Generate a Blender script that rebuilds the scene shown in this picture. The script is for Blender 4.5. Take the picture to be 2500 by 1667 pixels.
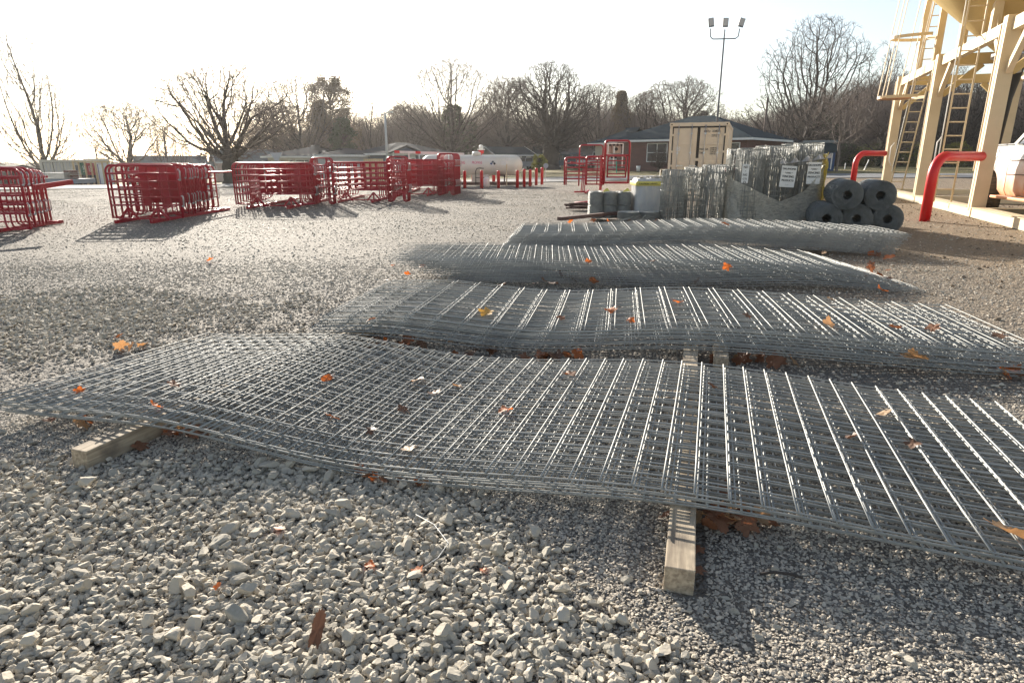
import bpy, bmesh, math, random
import numpy as np
from mathutils import Vector, Matrix, noise
random.seed(7); rng = np.random.default_rng(7)
for o in list(bpy.data.objects): bpy.data.objects.remove(o)
sc = bpy.context.scene; COL = sc.collection
R = math.radians
# ---------------- camera ----------------
F = 1545.0; CH = 1.30; TH = math.atan((833.5-391)/F)
cd = bpy.data.cameras.new('camera'); cam = bpy.data.objects.new('camera', cd); COL.objects.link(cam)
cam.location = (0, 0, CH); cam.rotation_euler = (R(90)-TH, 0, 0)
cd.sensor_width = 36; cd.lens = F/2500*36; cd.clip_start = .05; cd.clip_end = 3000
sc.camera = cam
# ---------------- light ----------------
SAZ, SEL = R(-22.5), R(17.5)           # azimuth from +Y (negative = left), elevation
w = bpy.data.worlds.new("World"); sc.world = w; w.use_nodes = True
nt = w.node_tree; bg = nt.nodes['Background']
sky = nt.nodes.new('ShaderNodeTexSky'); sky.sky_type = 'NISHITA'; sky.sun_disc = False
sky.sun_elevation = SEL; sky.sun_rotation = SAZ; sky.air_density = 1.0; sky.dust_density = .6; sky.ozone_density = 1.0
hs = nt.nodes.new('ShaderNodeHueSaturation'); hs.inputs['Saturation'].default_value = .72; nt.links.new(sky.outputs[0], hs.inputs['Color']); nt.links.new(hs.outputs[0], bg.inputs[0]); bg.inputs[1].default_value = .07
sd = bpy.data.lights.new('sun', 'SUN'); sd.energy = 5.0; sd.angle = R(.5); sd.color = (1, .91, .78)
sun = bpy.data.objects.new('sun', sd); COL.objects.link(sun)
sv = Vector((math.sin(SAZ)*math.cos(SEL), math.cos(SAZ)*math.cos(SEL), math.sin(SEL)))
sun.rotation_euler = sv.to_track_quat('Z', 'Y').to_euler(); sun.location = (-10, 20, 20)
sc.view_settings.view_transform = 'Standard'; sc.view_settings.look = 'None'
sc.view_settings.exposure = 1.38; sc.view_settings.gamma = 1
sc.render.engine = 'CYCLES'
# ---------------- measuring helpers ----------------
def ray(px, py):
    u = (px-1250)/F; v = (py-833.5)/F
    return Vector((u, math.cos(TH)-v*math.sin(TH), -math.sin(TH)-v*math.cos(TH)))
def G(px, py, z=0.):
    d = ray(px, py); t = (z-CH)/d.z; return Vector((d.x*t, d.y*t, z))
def at(px, py, Y):
    d = ray(px, py); t = Y/d.y; return Vector((d.x*t, Y, CH+d.z*t))
def sst(a, b, x):
    t = min(1, max(0, (x-a)/(b-a))); return t*t*(3-2*t)
HX = [-90, -45, -15, 8, 20, 120]; HZ = [-2.0, -1.8, -.6, .25, .45, .45]
def H(x, y):
    return sst(30, 66, y)*float(np.interp(x, HX, HZ))
def gx(px, Y):                       # ground point under a picture column at a distance
    x = at(px, 400, Y).x; return Vector((x, Y, H(x, Y)))
# ---------------- object helpers ----------------
def T(o, label=None, cat=None, group=None, kind=None):
    if label: o['label'] = label
    if cat: o['category'] = cat
    if group: o['group'] = group
    if kind: o['kind'] = kind
    return o
def E(name, loc, rz, label, cat, group=None):
    o = bpy.data.objects.new(name, None); COL.objects.link(o); o.location = loc; o.rotation_euler = (0, 0, rz)
    o.empty_display_size = .1
    return T(o, label, cat, group)
def link(name, me, m=None, parent=None, loc=None, rot=None):
    o = bpy.data.objects.new(name, me); COL.objects.link(o)
    if m is not None and len(me.materials) == 0: me.materials.append(m)
    if parent: o.parent = parent
    if loc is not None: o.location = loc
    if rot is not None: o.rotation_euler = rot
    return o
def copy_tree(o, parent=None):
    c = o.copy(); COL.objects.link(c)
    if parent: c.parent = parent; c.matrix_parent_inverse = o.matrix_parent_inverse
    for ch in list(o.children): copy_tree(ch, c)
    return c
class MB:
    def __init__(s): s.v = []; s.f = []; s.smooth = []
    def add(s, vs, fs, sm=False):
        n = len(s.v); s.v.extend([tuple(p) for p in vs]); s.f.extend([tuple(i+n for i in f) for f in fs]); s.smooth.extend([sm]*len(fs)); return s
    def box(s, c, d, rz=0, M=None, taper=1):
        vs = []
        for k in (-1, 1):
            t = taper if k == 1 else 1
            for a, b in ((-1, -1), (1, -1), (1, 1), (-1, 1)):
                vs.append(Vector((a*d[0]/2*t, b*d[1]/2*t, k*d[2]/2)))
        if M is None: M = Matrix.Rotation(rz, 3, 'Z')
        c = Vector(c); vs = [M @ p + c for p in vs]
        return s.add(vs, [(3,2,1,0),(4,5,6,7),(0,1,5,4),(1,2,6,5),(2,3,7,6),(3,0,4,7)])
    def bar(s, a, b, w, h=None):
        a = Vector(a); b = Vector(b); d = b-a; L = d.length
        if L < 1e-6: return s
        h = h or w; z = d/L; x = Vector((0,0,1)).cross(z)
        if x.length < 1e-3: x = Vector((1,0,0))
        x.normalize(); y = z.cross(x)
        M = Matrix((x, y, z)).transposed()
        return s.box((a+b)/2, (w, h, L), M=M)
    def tube(s, pts, r, n=8, cap=True, closed=False):
        pts = [Vector(p) for p in pts]; N = len(pts)
        rs = r if hasattr(r, '__len__') else [r]*N
        ref = None; vs = []
        for i, p in enumerate(pts):
            if closed: d = pts[(i+1) % N]-pts[i-1]
            else: d = pts[min(i+1, N-1)]-pts[max(i-1, 0)]
            d = d.normalized() if d.length > 1e-9 else Vector((0,0,1))
            if ref is None:
                ref = Vector((0,0,1)) if abs(d.z) < .9 else Vector((1,0,0))
            x = (ref-d*ref.dot(d))
            x = x.normalized() if x.length > 1e-6 else d.orthogonal().normalized()
            ref = x; y = d.cross(x)
            for k in range(n):
                a = 2*math.pi*k/n; vs.append(p+(x*math.cos(a)+y*math.sin(a))*rs[i])
        fs = []
        for i in range(N if closed else N-1):
            j = (i+1) % N
            for k in range(n):
                l = (k+1) % n; fs.append((i*n+k, i*n+l, j*n+l, j*n+k))
        s.add(vs, fs, True)
        if cap and not closed:
            m = len(s.v)-len(vs); s.f.append(tuple(m+k for k in reversed(range(n)))); s.f.append(tuple(m+(N-1)*n+k for k in range(n))); s.smooth += [False]*2
        return s
    def lathe(s, prof, n=24, c=(0,0,0), M=None, sm=True):   # prof (r,z)
        vs = []; c = Vector(c)
        for r_, z in prof:
            for k in range(n):
                a = 2*math.pi*k/n; p = Vector((r_*math.cos(a), r_*math.sin(a), z))
                if M is not None: p = M @ p
                vs.append(p+c)
        fs = []
        for i in range(len(prof)-1):
            for k in range(n):
                l = (k+1) % n; fs.append((i*n+k, i*n+l, (i+1)*n+l, (i+1)*n+k))
        s.add(vs, fs, sm); m = len(s.v)-len(vs)
        if prof[0][0] > 1e-4: s.f.append(tuple(m+k for k in reversed(range(n)))); s.smooth.append(False)
        if prof[-1][0] > 1e-4: s.f.append(tuple(m+(len(prof)-1)*n+k for k in range(n))); s.smooth.append(False)
        return s
    def prism(s, poly, x0, x1, axis='x', M=None, c=(0,0,0)):   # 2D polygon extruded
        n = len(poly); vs = []
        for t in (x0, x1):
            for a, b in poly:
                p = Vector((t, a, b)) if axis == 'x' else Vector((a, t, b)) if axis == 'y' else Vector((a, b, t))
                if M is not None: p = M @ p
                vs.append(p+Vector(c))
        fs = [tuple(range(n)), tuple(reversed(range(n, 2*n)))]+[(i, i+n, (i+1) % n+n, (i+1) % n) for i in range(n)]
        return s.add(vs, fs)
    def mesh(s, name):
        me = bpy.data.meshes.new(name); me.from_pydata(s.v, [], s.f); me.polygons.foreach_set('use_smooth', s.smooth); me.update(); return me
    def build(s, name, m, parent=None, loc=None, rot=None, bevel=0):
        me = s.mesh(name); me.materials.append(m)
        if bevel:
            bm = bmesh.new(); bm.from_mesh(me); bmesh.ops.recalc_face_normals(bm, faces=bm.faces)
            bmesh.ops.bevel(bm, geom=[e for e in bm.edges if e.is_manifold and e.calc_face_angle(0) > .6], offset=bevel, segments=2, affect='EDGES', profile=.6)
            bm.to_mesh(me); bm.free()
        return link(name, me, None, parent, loc, rot)
# ---------------- materials ----------------
def mk(name):
    m = bpy.data.materials.new(name); m.use_nodes = True; n = m.node_tree
    return m, n, n.nodes['Principled BSDF']
def node(n, t, **kw):
    x = n.nodes.new('ShaderNode'+t)
    for k, v in kw.items(): setattr(x, k, v)
    return x
def coords(n, scale=(1,1,1)):
    c = node(n, 'TexCoord'); mp = node(n, 'Mapping'); n.links.new(c.outputs['Object'], mp.inputs[0]); mp.inputs['Scale'].default_value = scale; return mp.outputs[0]
def mixc(n, fac, a, b, typ='MIX'):
    m = node(n, 'Mix', data_type='RGBA', blend_type=typ)
    for i, x in ((0, fac), (6, a), (7, b)):
        if hasattr(x, 'links') or hasattr(x, 'is_linked'): n.links.new(x, m.inputs[i])
        elif i == 0: m.inputs[0].default_value = x
        else: m.inputs[i].default_value = (*x[:3], 1)
    return m.outputs[2]
def ramp(n, fac, stops):
    r = node(n, 'ValToRGB'); n.links.new(fac, r.inputs[0]); e = r.color_ramp.elements
    while len(e) < len(stops): e.new(.5)
    for i, (p, c) in enumerate(stops):
        e[i].position = p; e[i].color = (c, c, c, 1) if not hasattr(c, '__len__') else (*c, 1)
    return r.outputs[0]
def mat(name, col, rough=.6, metal=0, col2=None, sc_=3, bump=0, bsc=40, spec=.5, stretch=(1,1,1), coat=0):
    m, n, b = mk(name); b.inputs['Roughness'].default_value = rough; b.inputs['Metallic'].default_value = metal
    b.inputs['Specular IOR Level'].default_value = spec; b.inputs['Coat Weight'].default_value = coat
    col2 = col2 or tuple(c*.8 for c in col)
    co = coords(n, stretch)
    nz = node(n, 'TexNoise'); nz.inputs['Scale'].default_value = sc_; nz.inputs['Detail'].default_value = 6; nz.inputs['Roughness'].default_value = .65
    n.links.new(co, nz.inputs[0])
    f = ramp(n, nz.outputs[0], [(.35, 0.), (.68, 1.)])
    n.links.new(mixc(n, f, col, col2), b.inputs['Base Color'])
    if bump:
        n2 = node(n, 'TexNoise'); n2.inputs['Scale'].default_value = bsc; n2.inputs['Detail'].default_value = 5; n.links.new(co, n2.inputs[0])
        bp = node(n, 'Bump'); bp.inputs['Strength'].default_value = bump; bp.inputs['Distance'].default_value = .02
        n.links.new(n2.outputs[0], bp.inputs['Height']); n.links.new(bp.outputs[0], b.inputs['Normal'])
    return m
M = {}
M['galv'] = mat('galvanised wire', (.42,.425,.41), .6, .3, (.27,.28,.275), 9)
M['galv_dull'] = mat('dull galvanised wire', (.40,.40,.375), .55, .3, (.23,.245,.24), 7)
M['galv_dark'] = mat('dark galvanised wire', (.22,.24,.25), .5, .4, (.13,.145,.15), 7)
M['red'] = mat('red paint', (.40,.008,.026), .38, 0, (.30,.007,.018), 5, bump=.05)
M['redpipe'] = mat('bright red enamel', (.60,.006,.010), .42, 0, (.52,.005,.010), 3)
M['cream'] = mat('cream steel paint', (.68,.56,.38), .5, 0, (.60,.49,.32), 1.5, bump=.05, bsc=30)
M['creamd'] = mat('ochre steel paint', (.58,.44,.20), .5, 0, (.5,.37,.16), 1.5)
M['white'] = mat('white paint', (.8,.8,.78), .5, 0, (.7,.7,.68), 3)
M['black'] = mat('black plastic', (.02,.02,.022), .5, 0)
M['dark'] = mat('dark interior', (.03,.03,.03), .8, 0)
M['steel'] = mat('bright steel', (.6,.6,.62), .3, .9, (.45,.45,.47), 20)
M['rubber'] = mat('tyre rubber', (.03,.028,.026), .85, 0, (.10,.075,.05), 5, bump=.3)
M['glass'] = mat('window glass', (.03,.035,.045), .06, 0, (.045,.05,.06), 1, spec=.8)
M['text'] = mat('black lettering', (.03,.03,.03), .6, 0)
M['tank'] = mat('off white tank paint', (.74,.72,.66), .4, 0, (.66,.62,.54), 1.2)
M['container'] = mat('beige container paint', (.70,.63,.53), .55, 0, (.62,.55,.45), 1.5, bump=.05)
M['contw'] = mat('pale container paint', (.62,.58,.5), .6, 0, (.52,.48,.41), 1)
M['asphalt'] = mat('asphalt', (.15,.15,.155), .85, 0, (.20,.20,.20), .6, bump=.3, bsc=60)
M['concrete'] = mat('concrete kerb', (.24,.23,.21), .85, 0, (.19,.18,.17), 2)
M['bark'] = mat('bark', (.085,.066,.055), .9, 0, (.05,.04,.035), 6, bump=.6, bsc=12, stretch=(1,1,.3))
M['barkpale'] = mat('pale bark', (.22,.18,.15), .9, 0, (.13,.10,.085), 6)
M['barktwig'] = mat('grey brown twigs', (.19,.145,.12), .9, 0, (.12,.092,.08), 3)
M['yellow'] = mat('yellow wrap', (.70,.62,.14), .5)
M['rust'] = mat('rusty dark steel', (.09,.055,.05), .7, .2, (.14,.08,.065), 5, bump=.2)
def wood_mat():
    m, n, b = mk('weathered wood'); co = coords(n, (1, 1, 1))
    mp = node(n, 'Mapping'); n.links.new(co, mp.inputs[0]); mp.inputs['Scale'].default_value = (40, 2.2, 40)
    g = node(n, 'TexNoise'); g.inputs['Scale'].default_value = 1.5; g.inputs['Detail'].default_value = 8; g.inputs['Distortion'].default_value = .6; n.links.new(mp.outputs[0], g.inputs[0])
    k = node(n, 'TexNoise'); k.inputs['Scale'].default_value = 9; k.inputs['Detail'].default_value = 5; n.links.new(co, k.inputs[0])
    c1 = mixc(n, ramp(n, g.outputs[0], [(.35, 0.), (.65, 1.)]), (.27,.215,.155), (.52,.43,.31))
    c2 = mixc(n, ramp(n, k.outputs[0], [(.52, 0.), (.72, .75)]), c1, (.14,.115,.09))
    kv = node(n, 'TexVoronoi'); kv.inputs['Scale'].default_value = 5.5; n.links.new(co, kv.inputs[0])
    c2 = mixc(n, ramp(n, kv.outputs['Distance'], [(.06, .85), (.13, .15), (.2, 0.)]), c2, (.13,.085,.05))
    n.links.new(c2, b.inputs['Base Color']); b.inputs['Roughness'].default_value = .85
    bp = node(n, 'Bump'); bp.inputs['Strength'].default_value = .5; bp.inputs['Distance'].default_value = .004; n.links.new(g.outputs[0], bp.inputs['Height']); n.links.new(bp.outputs[0], b.inputs['Normal'])
    return m
M['wood'] = wood_mat()
M['lumber'] = mat('pale lumber', (.6,.46,.28), .7, 0, (.5,.38,.22), 2)
def gravel_cols(n, b, stone=False):
    pass
def ground_mat():
    m, n, b = mk('gravel yard and lawn'); co = coords(n)
    def vor(s, feat='F1'):
        v = node(n, 'TexVoronoi'); v.feature = feat; v.inputs['Scale'].default_value = s; n.links.new(co, v.inputs[0]); return v
    def noi(s, d=4, ds=0):
        v = node(n, 'TexNoise'); v.inputs['Scale'].default_value = s; v.inputs['Detail'].default_value = d; v.inputs['Distortion'].default_value = ds; n.links.new(co, v.inputs[0]); return v.outputs[0]
    v1 = vor(95); v2 = vor(38); v3 = vor(14)
    vg = ramp(n, v1.outputs['Color'], [(.2, .62), (.9, 1.18)])
    vg2 = ramp(n, v2.outputs['Color'], [(.2, .75), (.9, 1.12)])
    big = noi(.22, 5, .4)
    sp = node(n, 'SeparateXYZ'); n.links.new(co, sp.inputs[0])
    # sandy tan towards the right side of the yard
    mr = node(n, 'MapRange'); mr.inputs[1].default_value = 1.5; mr.inputs[2].default_value = 7.5; n.links.new(sp.outputs[0], mr.inputs[0])
    ad = node(n, 'Math', operation='MULTIPLY_ADD'); n.links.new(noi(.5, 4), ad.inputs[0]); ad.inputs[1].default_value = .9; ad.inputs[2].default_value = -.45
    ad2 = node(n, 'Math', operation='ADD', use_clamp=True); n.links.new(ad.outputs[0], ad2.inputs[0]); n.links.new(mr.outputs[0], ad2.inputs[1])
    base = mixc(n, ramp(n, big, [(.35, 0.), (.65, 1.)]), (.215,.195,.17), (.275,.25,.22))
    base = mixc(n, ad2.outputs[0], base, (.33,.25,.17))
    c = mixc(n, .85, base, vg, 'MULTIPLY'); c = mixc(n, .8, c, vg2, 'MULTIPLY')
    fine = noi(420, 3); c = mixc(n, .55, c, ramp(n, fine, [(.3, .6), (.7, 1.2)]), 'MULTIPLY')
    # lawn beyond the road
    gn = noi(1.1, 8, .5); gn2 = noi(9, 6)
    grass = mixc(n, ramp(n, gn, [(.4, 0.), (.6, 1.)]), (.20,.155,.06), (.115,.125,.04))
    grass = mixc(n, ramp(n, gn2, [(.4, 0.), (.7, .7)]), grass, (.27,.20,.09))
    # boundary line: y > 38 + .33*(x) left, capped
    ln = node(n, 'Math', operation='MULTIPLY_ADD'); n.links.new(sp.outputs[0], ln.inputs[0]); ln.inputs[1].default_value = -.40; ln.inputs[2].default_value = -44.5
    l1 = node(n, 'Math', operation='MAXIMUM'); n.links.new(ln.outputs[0], l1.inputs[0]); l1.inputs[1].default_value = -48.5
    s_ = node(n, 'Math', operation='ADD'); n.links.new(sp.outputs[1], s_.inputs[0]); n.links.new(l1.outputs[0], s_.inputs[1])
    nn = node(n, 'Math', operation='MULTIPLY_ADD'); n.links.new(noi(.8, 5), nn.inputs[0]); nn.inputs[1].default_value = 3.; n.links.new(s_.outputs[0], nn.inputs[2])
    mg = node(n, 'MapRange'); mg.inputs[1].default_value = 1.2; mg.inputs[2].default_value = 2.2; n.links.new(nn.outputs[0], mg.inputs[0])
    n.links.new(mixc(n, mg.outputs[0], c, grass), b.inputs['Base Color']); b.inputs['Roughness'].default_value = .85; b.inputs['Specular IOR Level'].default_value = .3
    def mul(a, k):
        q = node(n, 'Math', operation='MULTIPLY'); n.links.new(a, q.inputs[0]); q.inputs[1].default_value = k; return q.outputs[0]
    def add(a, c_):
        q = node(n, 'Math', operation='ADD'); n.links.new(a, q.inputs[0]); n.links.new(c_, q.inputs[1]); return q.outputs[0]
    h = add(add(mul(v1.outputs['Distance'], -.35), mul(v2.outputs['Distance'], -.8)), add(mul(v3.outputs['Distance'], -.9), mul(noi(5, 8), 1.6)))
    bp = node(n, 'Bump'); bp.inputs['Strength'].default_value = .9; bp.inputs['Distance'].default_value = .03; n.links.new(h, bp.inputs['Height']); n.links.new(bp.outputs[0], b.inputs['Normal'])
    return m
M['ground'] = ground_mat()
def stone_mat(name, a, c_, sc_):
    m, n, b = mk(name); oi = node(n, 'ObjectInfo'); co = coords(n)
    nz = node(n, 'TexNoise'); nz.inputs['Scale'].default_value = sc_; nz.inputs['Detail'].default_value = 6; n.links.new(co, nz.inputs[0])
    c = mixc(n, oi.outputs['Random'], a, c_)
    c = mixc(n, ramp(n, nz.outputs[0], [(.3, .0), (.8, .5)]), c, (.52,.48,.42))
    n.links.new(c, b.inputs['Base Color']); b.inputs['Roughness'].default_value = .9; b.inputs['Specular IOR Level'].default_value = .3
    bp = node(n, 'Bump'); bp.inputs['Strength'].default_value = .5; bp.inputs['Distance'].default_value = .0015; n.links.new(nz.outputs[0], bp.inputs['Height']); n.links.new(bp.outputs[0], b.inputs['Normal'])
    return m
M['stone'] = stone_mat('limestone', (.32,.30,.25), (.54,.48,.385), 3)
M['pebble'] = stone_mat('crushed gravel', (.28,.258,.22), (.60,.525,.425), 2)
def leaf_mat(name, col, tcol, mxf=.3):
    m, n, b = mk(name); co = coords(n)
    nz = node(n, 'TexNoise'); nz.inputs['Scale'].default_value = 30; nz.inputs['Detail'].default_value = 6; n.links.new(co, nz.inputs[0])
    n.links.new(mixc(n, ramp(n, nz.outputs[0], [(.35, 0.), (.7, 1.)]), col, tuple(c*.55 for c in col)), b.inputs['Base Color']); b.inputs['Roughness'].default_value = .6
    tr = node(n, 'BsdfTranslucent'); tr.inputs[0].default_value = (*tcol, 1); mx = node(n, 'MixShader'); mx.inputs[0].default_value = mxf
    n.links.new(b.outputs[0], mx.inputs[1]); n.links.new(tr.outputs[0], mx.inputs[2]); n.links.new(mx.outputs[0], n.nodes['Material Output'].inputs[0])
    return m
M['leaf1'] = leaf_mat('brown dry leaf', (.27,.125,.065), (.42,.13,.04), .2)
M['leaf2'] = leaf_mat('orange dry leaf', (.50,.16,.05), (.95,.22,.03))
M['leaf3'] = leaf_mat('tan dry leaf', (.48,.32,.19), (.6,.3,.12))
M['leaf4'] = leaf_mat('dark brown dry leaf', (.16,.08,.045), (.2,.08,.04), .1)
M['leafy'] = leaf_mat('yellow dry leaf', (.65,.38,.10), (.95,.5,.08))
M['ever'] = leaf_mat('evergreen needles', (.05,.075,.03), (.06,.08,.02))
M['everb'] = leaf_mat('brownish evergreen needles', (.17,.13,.075), (.2,.13,.06))
M['bushy'] = leaf_mat('yellow green shrub leaves', (.20,.20,.04), (.3,.28,.04))
def film_mat(name='stretch film', tint=(.78,.74,.52)):
    m, n, b = mk(name); b.inputs['Base Color'].default_value = (*tint, 1); b.inputs['Roughness'].default_value = .28
    co = coords(n, (1, 1, 3)); nz = node(n, 'TexNoise'); nz.inputs['Scale'].default_value = 9; nz.inputs['Detail'].default_value = 8; nz.inputs['Distortion'].default_value = 1.5; n.links.new(co, nz.inputs[0])
    bp = node(n, 'Bump'); bp.inputs['Strength'].default_value = .9; bp.inputs['Distance'].default_value = .03; n.links.new(nz.outputs[0], bp.inputs['Height']); n.links.new(bp.outputs[0], b.inputs['Normal'])
    tl = node(n, 'BsdfTranslucent'); tl.inputs[0].default_value = (*tint, 1); m1 = node(n, 'MixShader'); m1.inputs[0].default_value = .45
    n.links.new(b.outputs[0], m1.inputs[1]); n.links.new(tl.outputs[0], m1.inputs[2])
    tp = node(n, 'BsdfTransparent'); m2 = node(n, 'MixShader'); n.links.new(ramp(n, nz.outputs[0], [(.3, .55), (.6, .97)]), m2.inputs[0])
    n.links.new(tp.outputs[0], m2.inputs[1]); n.links.new(m1.outputs[0], m2.inputs[2]); n.links.new(m2.outputs[0], n.nodes['Material Output'].inputs[0])
    return m
M['film'] = film_mat(tint=(.76,.74,.66)); M['filmy'] = film_mat('yellow stretch film', (.75,.66,.2)); M['filmg'] = film_mat('grey stretch film', (.6,.6,.62))
def brick_mat(name, a, c_):
    m, n, b = mk(name); co = coords(n); sp = node(n, 'SeparateXYZ'); n.links.new(co, sp.inputs[0])
    ax = node(n, 'Math', operation='ADD'); n.links.new(sp.outputs[0], ax.inputs[0]); n.links.new(sp.outputs[1], ax.inputs[1])
    cb = node(n, 'CombineXYZ'); n.links.new(ax.outputs[0], cb.inputs[0]); n.links.new(sp.outputs[2], cb.inputs[1])
    br = node(n, 'TexBrick'); n.links.new(cb.outputs[0], br.inputs[0]); br.inputs['Color1'].default_value = (*a, 1); br.inputs['Color2'].default_value = (*c_, 1); br.inputs['Mortar'].default_value = (.22,.18,.16,1)
    br.inputs['Scale'].default_value = 1; br.inputs['Brick Width'].default_value = .24; br.inputs['Row Height'].default_value = .08; br.inputs['Mortar Size'].default_value = .008
    n.links.new(br.outputs[0], b.inputs['Base Color']); b.inputs['Roughness'].default_value = .9
    return m
M['brick'] = brick_mat('red brown brick', (.17,.065,.05), (.11,.045,.04))
def roof_mat(name, a):
    m, n, b = mk(name); co = coords(n, (1, 1, 1)); nz = node(n, 'TexNoise'); nz.inputs['Scale'].default_value = 1.2; nz.inputs['Detail'].default_value = 10; nz.inputs['Roughness'].default_value = .75; n.links.new(co, nz.inputs[0])
    wv = node(n, 'TexWave', bands_direction='Z'); wv.inputs['Scale'].default_value = 3.2; wv.inputs['Distortion'].default_value = .4; n.links.new(co, wv.inputs[0])
    c = mixc(n, ramp(n, nz.outputs[0], [(.3, 0.), (.7, 1.)]), a, tuple(x*.65 for x in a)); c = mixc(n, .25, c, ramp(n, wv.outputs[0], [(0, .6), (.3, 1.)]), 'MULTIPLY')
    n.links.new(c, b.inputs['Base Color']); b.inputs['Roughness'].default_value = 1; b.inputs['Specular IOR Level'].default_value = .08
    return m
M['roofteal'] = roof_mat('dark blue green shingles', (.035,.06,.075)); M['roofdark'] = roof_mat('dark grey shingles', (.05,.055,.065)); M['roofgrey'] = roof_mat('grey green shingles', (.24,.27,.28)); M['roofbrown'] = roof_mat('weathered brown shingles', (.2,.18,.16))
for k, c in dict(peach=(.55,.40,.33), beige=(.5,.46,.38), lightgrey=(.48,.49,.50), navy=(.045,.07,.11), offwhite=(.6,.57,.5), blue=(.02,.07,.20), slate=(.12,.13,.15), tan=(.42,.33,.2), suvblue=(.06,.11,.14), carwhite=(.7,.7,.68), posterg=(.02,.12,.07), posterr=(.35,.02,.03), posterd=(.03,.02,.04), purple=(.2,.12,.35), teal=(.02,.42,.30), pink=(.65,.05,.16), greyblue=(.28,.32,.38)).items():
    M[k] = mat(k+' paint', c, .6, 0, tuple(x*.88 for x in c), 2)
def truck_mat():
    m, n, b = mk('dusty white truck paint'); co = coords(n); sp = node(n, 'SeparateXYZ'); n.links.new(co, sp.inputs[0])
    nz = node(n, 'TexNoise'); nz.inputs['Scale'].default_value = 4; nz.inputs['Detail'].default_value = 8; n.links.new(co, nz.inputs[0])
    a = node(n, 'Math', operation='MULTIPLY_ADD'); n.links.new(nz.outputs[0], a.inputs[0]); a.inputs[1].default_value = .7; n.links.new(sp.outputs[2], a.inputs[2])
    f = node(n, 'MapRange'); f.inputs[1].default_value = 1.75; f.inputs[2].default_value = .85; n.links.new(a.outputs[0], f.inputs[0])
    n.links.new(mixc(n, f.outputs[0], (.8,.8,.78), (.62,.30,.15)), b.inputs['Base Color']); b.inputs['Roughness'].default_value = .4
    return m
M['truck'] = truck_mat()
def text_mesh(s, size, extr=.002, align='LEFT'):
    c = bpy.data.curves.new('t', 'FONT'); c.body = s; c.size = size; c.extrude = extr; c.align_x = align
    o = bpy.data.objects.new('t', c); COL.objects.link(o); bpy.context.view_layer.update()
    me = bpy.data.meshes.new_from_object(o.evaluated_get(bpy.context.evaluated_depsgraph_get())); bpy.data.objects.remove(o); return me
def put_text(s, size, m, parent, loc, rz=0, align='LEFT', name='lettering', sx=1, tilt=0):
    me = text_mesh(s, size, .003, align); me.materials.clear(); me.materials.append(m)
    o = link(name, me, None, parent, loc, (R(90)+tilt, 0, rz)); o.scale = (sx, 1, 1); return o
# ---------------- ground, road ----------------
def ground():
    xs = np.unique(np.concatenate([np.linspace(-14, 14, 113), np.linspace(-80, 80, 81), np.linspace(-700, 700, 57)]))
    ys = np.unique(np.concatenate([np.linspace(-3, 18, 85), np.linspace(18, 90, 73), np.linspace(90, 900, 41), np.linspace(-60, -3, 8)]))
    vs = []; nx = len(xs)
    for y in ys:
        for x in xs:
            z = H(x, y)
            if abs(x) < 40 and y < 60: z += .018*noise.noise(Vector((x*.9, y*.9, 0)))+.03*(noise.noise(Vector((x*.22, y*.22, 3)))-.1)*sst(5, 12, y)
            vs.append((x, y, z-.004))
    fs = [(j*nx+i, j*nx+i+1, (j+1)*nx+i+1, (j+1)*nx+i) for j in range(len(ys)-1) for i in range(nx-1)]
    me = bpy.data.meshes.new('ground'); me.from_pydata(vs, [], fs); me.polygons.foreach_set('use_smooth', [True]*len(fs)); me.materials.append(M['ground'])
    T(link('ground', me), kind='structure')
ground()
def strip(name, pts, wd, m, dz):
    b = MB(); P = []
    for i in range(len(pts)-1):
        for k in range(12): P.append(Vector(pts[i]).lerp(Vector(pts[i+1]), k/12))
    P.append(Vector(pts[-1])); vs = []; fs = []
    for i, p in enumerate(P):
        d = (P[min(i+1, len(P)-1)]-P[max(i-1, 0)]).normalized(); nrm = Vector((-d.y, d.x))
        for k in range(5):
            q = p+nrm*wd*(k/4-.5); vs.append((q.x, q.y, H(q.x, q.y)+dz))
    for i in range(len(P)-1):
        for k in range(4): fs.append((i*5+k, i*5+k+1, (i+1)*5+k+1, (i+1)*5+k))
    b.add(vs, fs, True); return T(b.build(name, m), kind='structure')
strip('road', [(-70, 14), (-15, 36), (6, 45), (20, 47), (130, 50)], 7, M['asphalt'], .03)
strip('pavement', [(-70, 19), (-15.9, 40.6), (5, 49.5), (5.4, 49.6)], .9, M['concrete'], .035)

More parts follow.
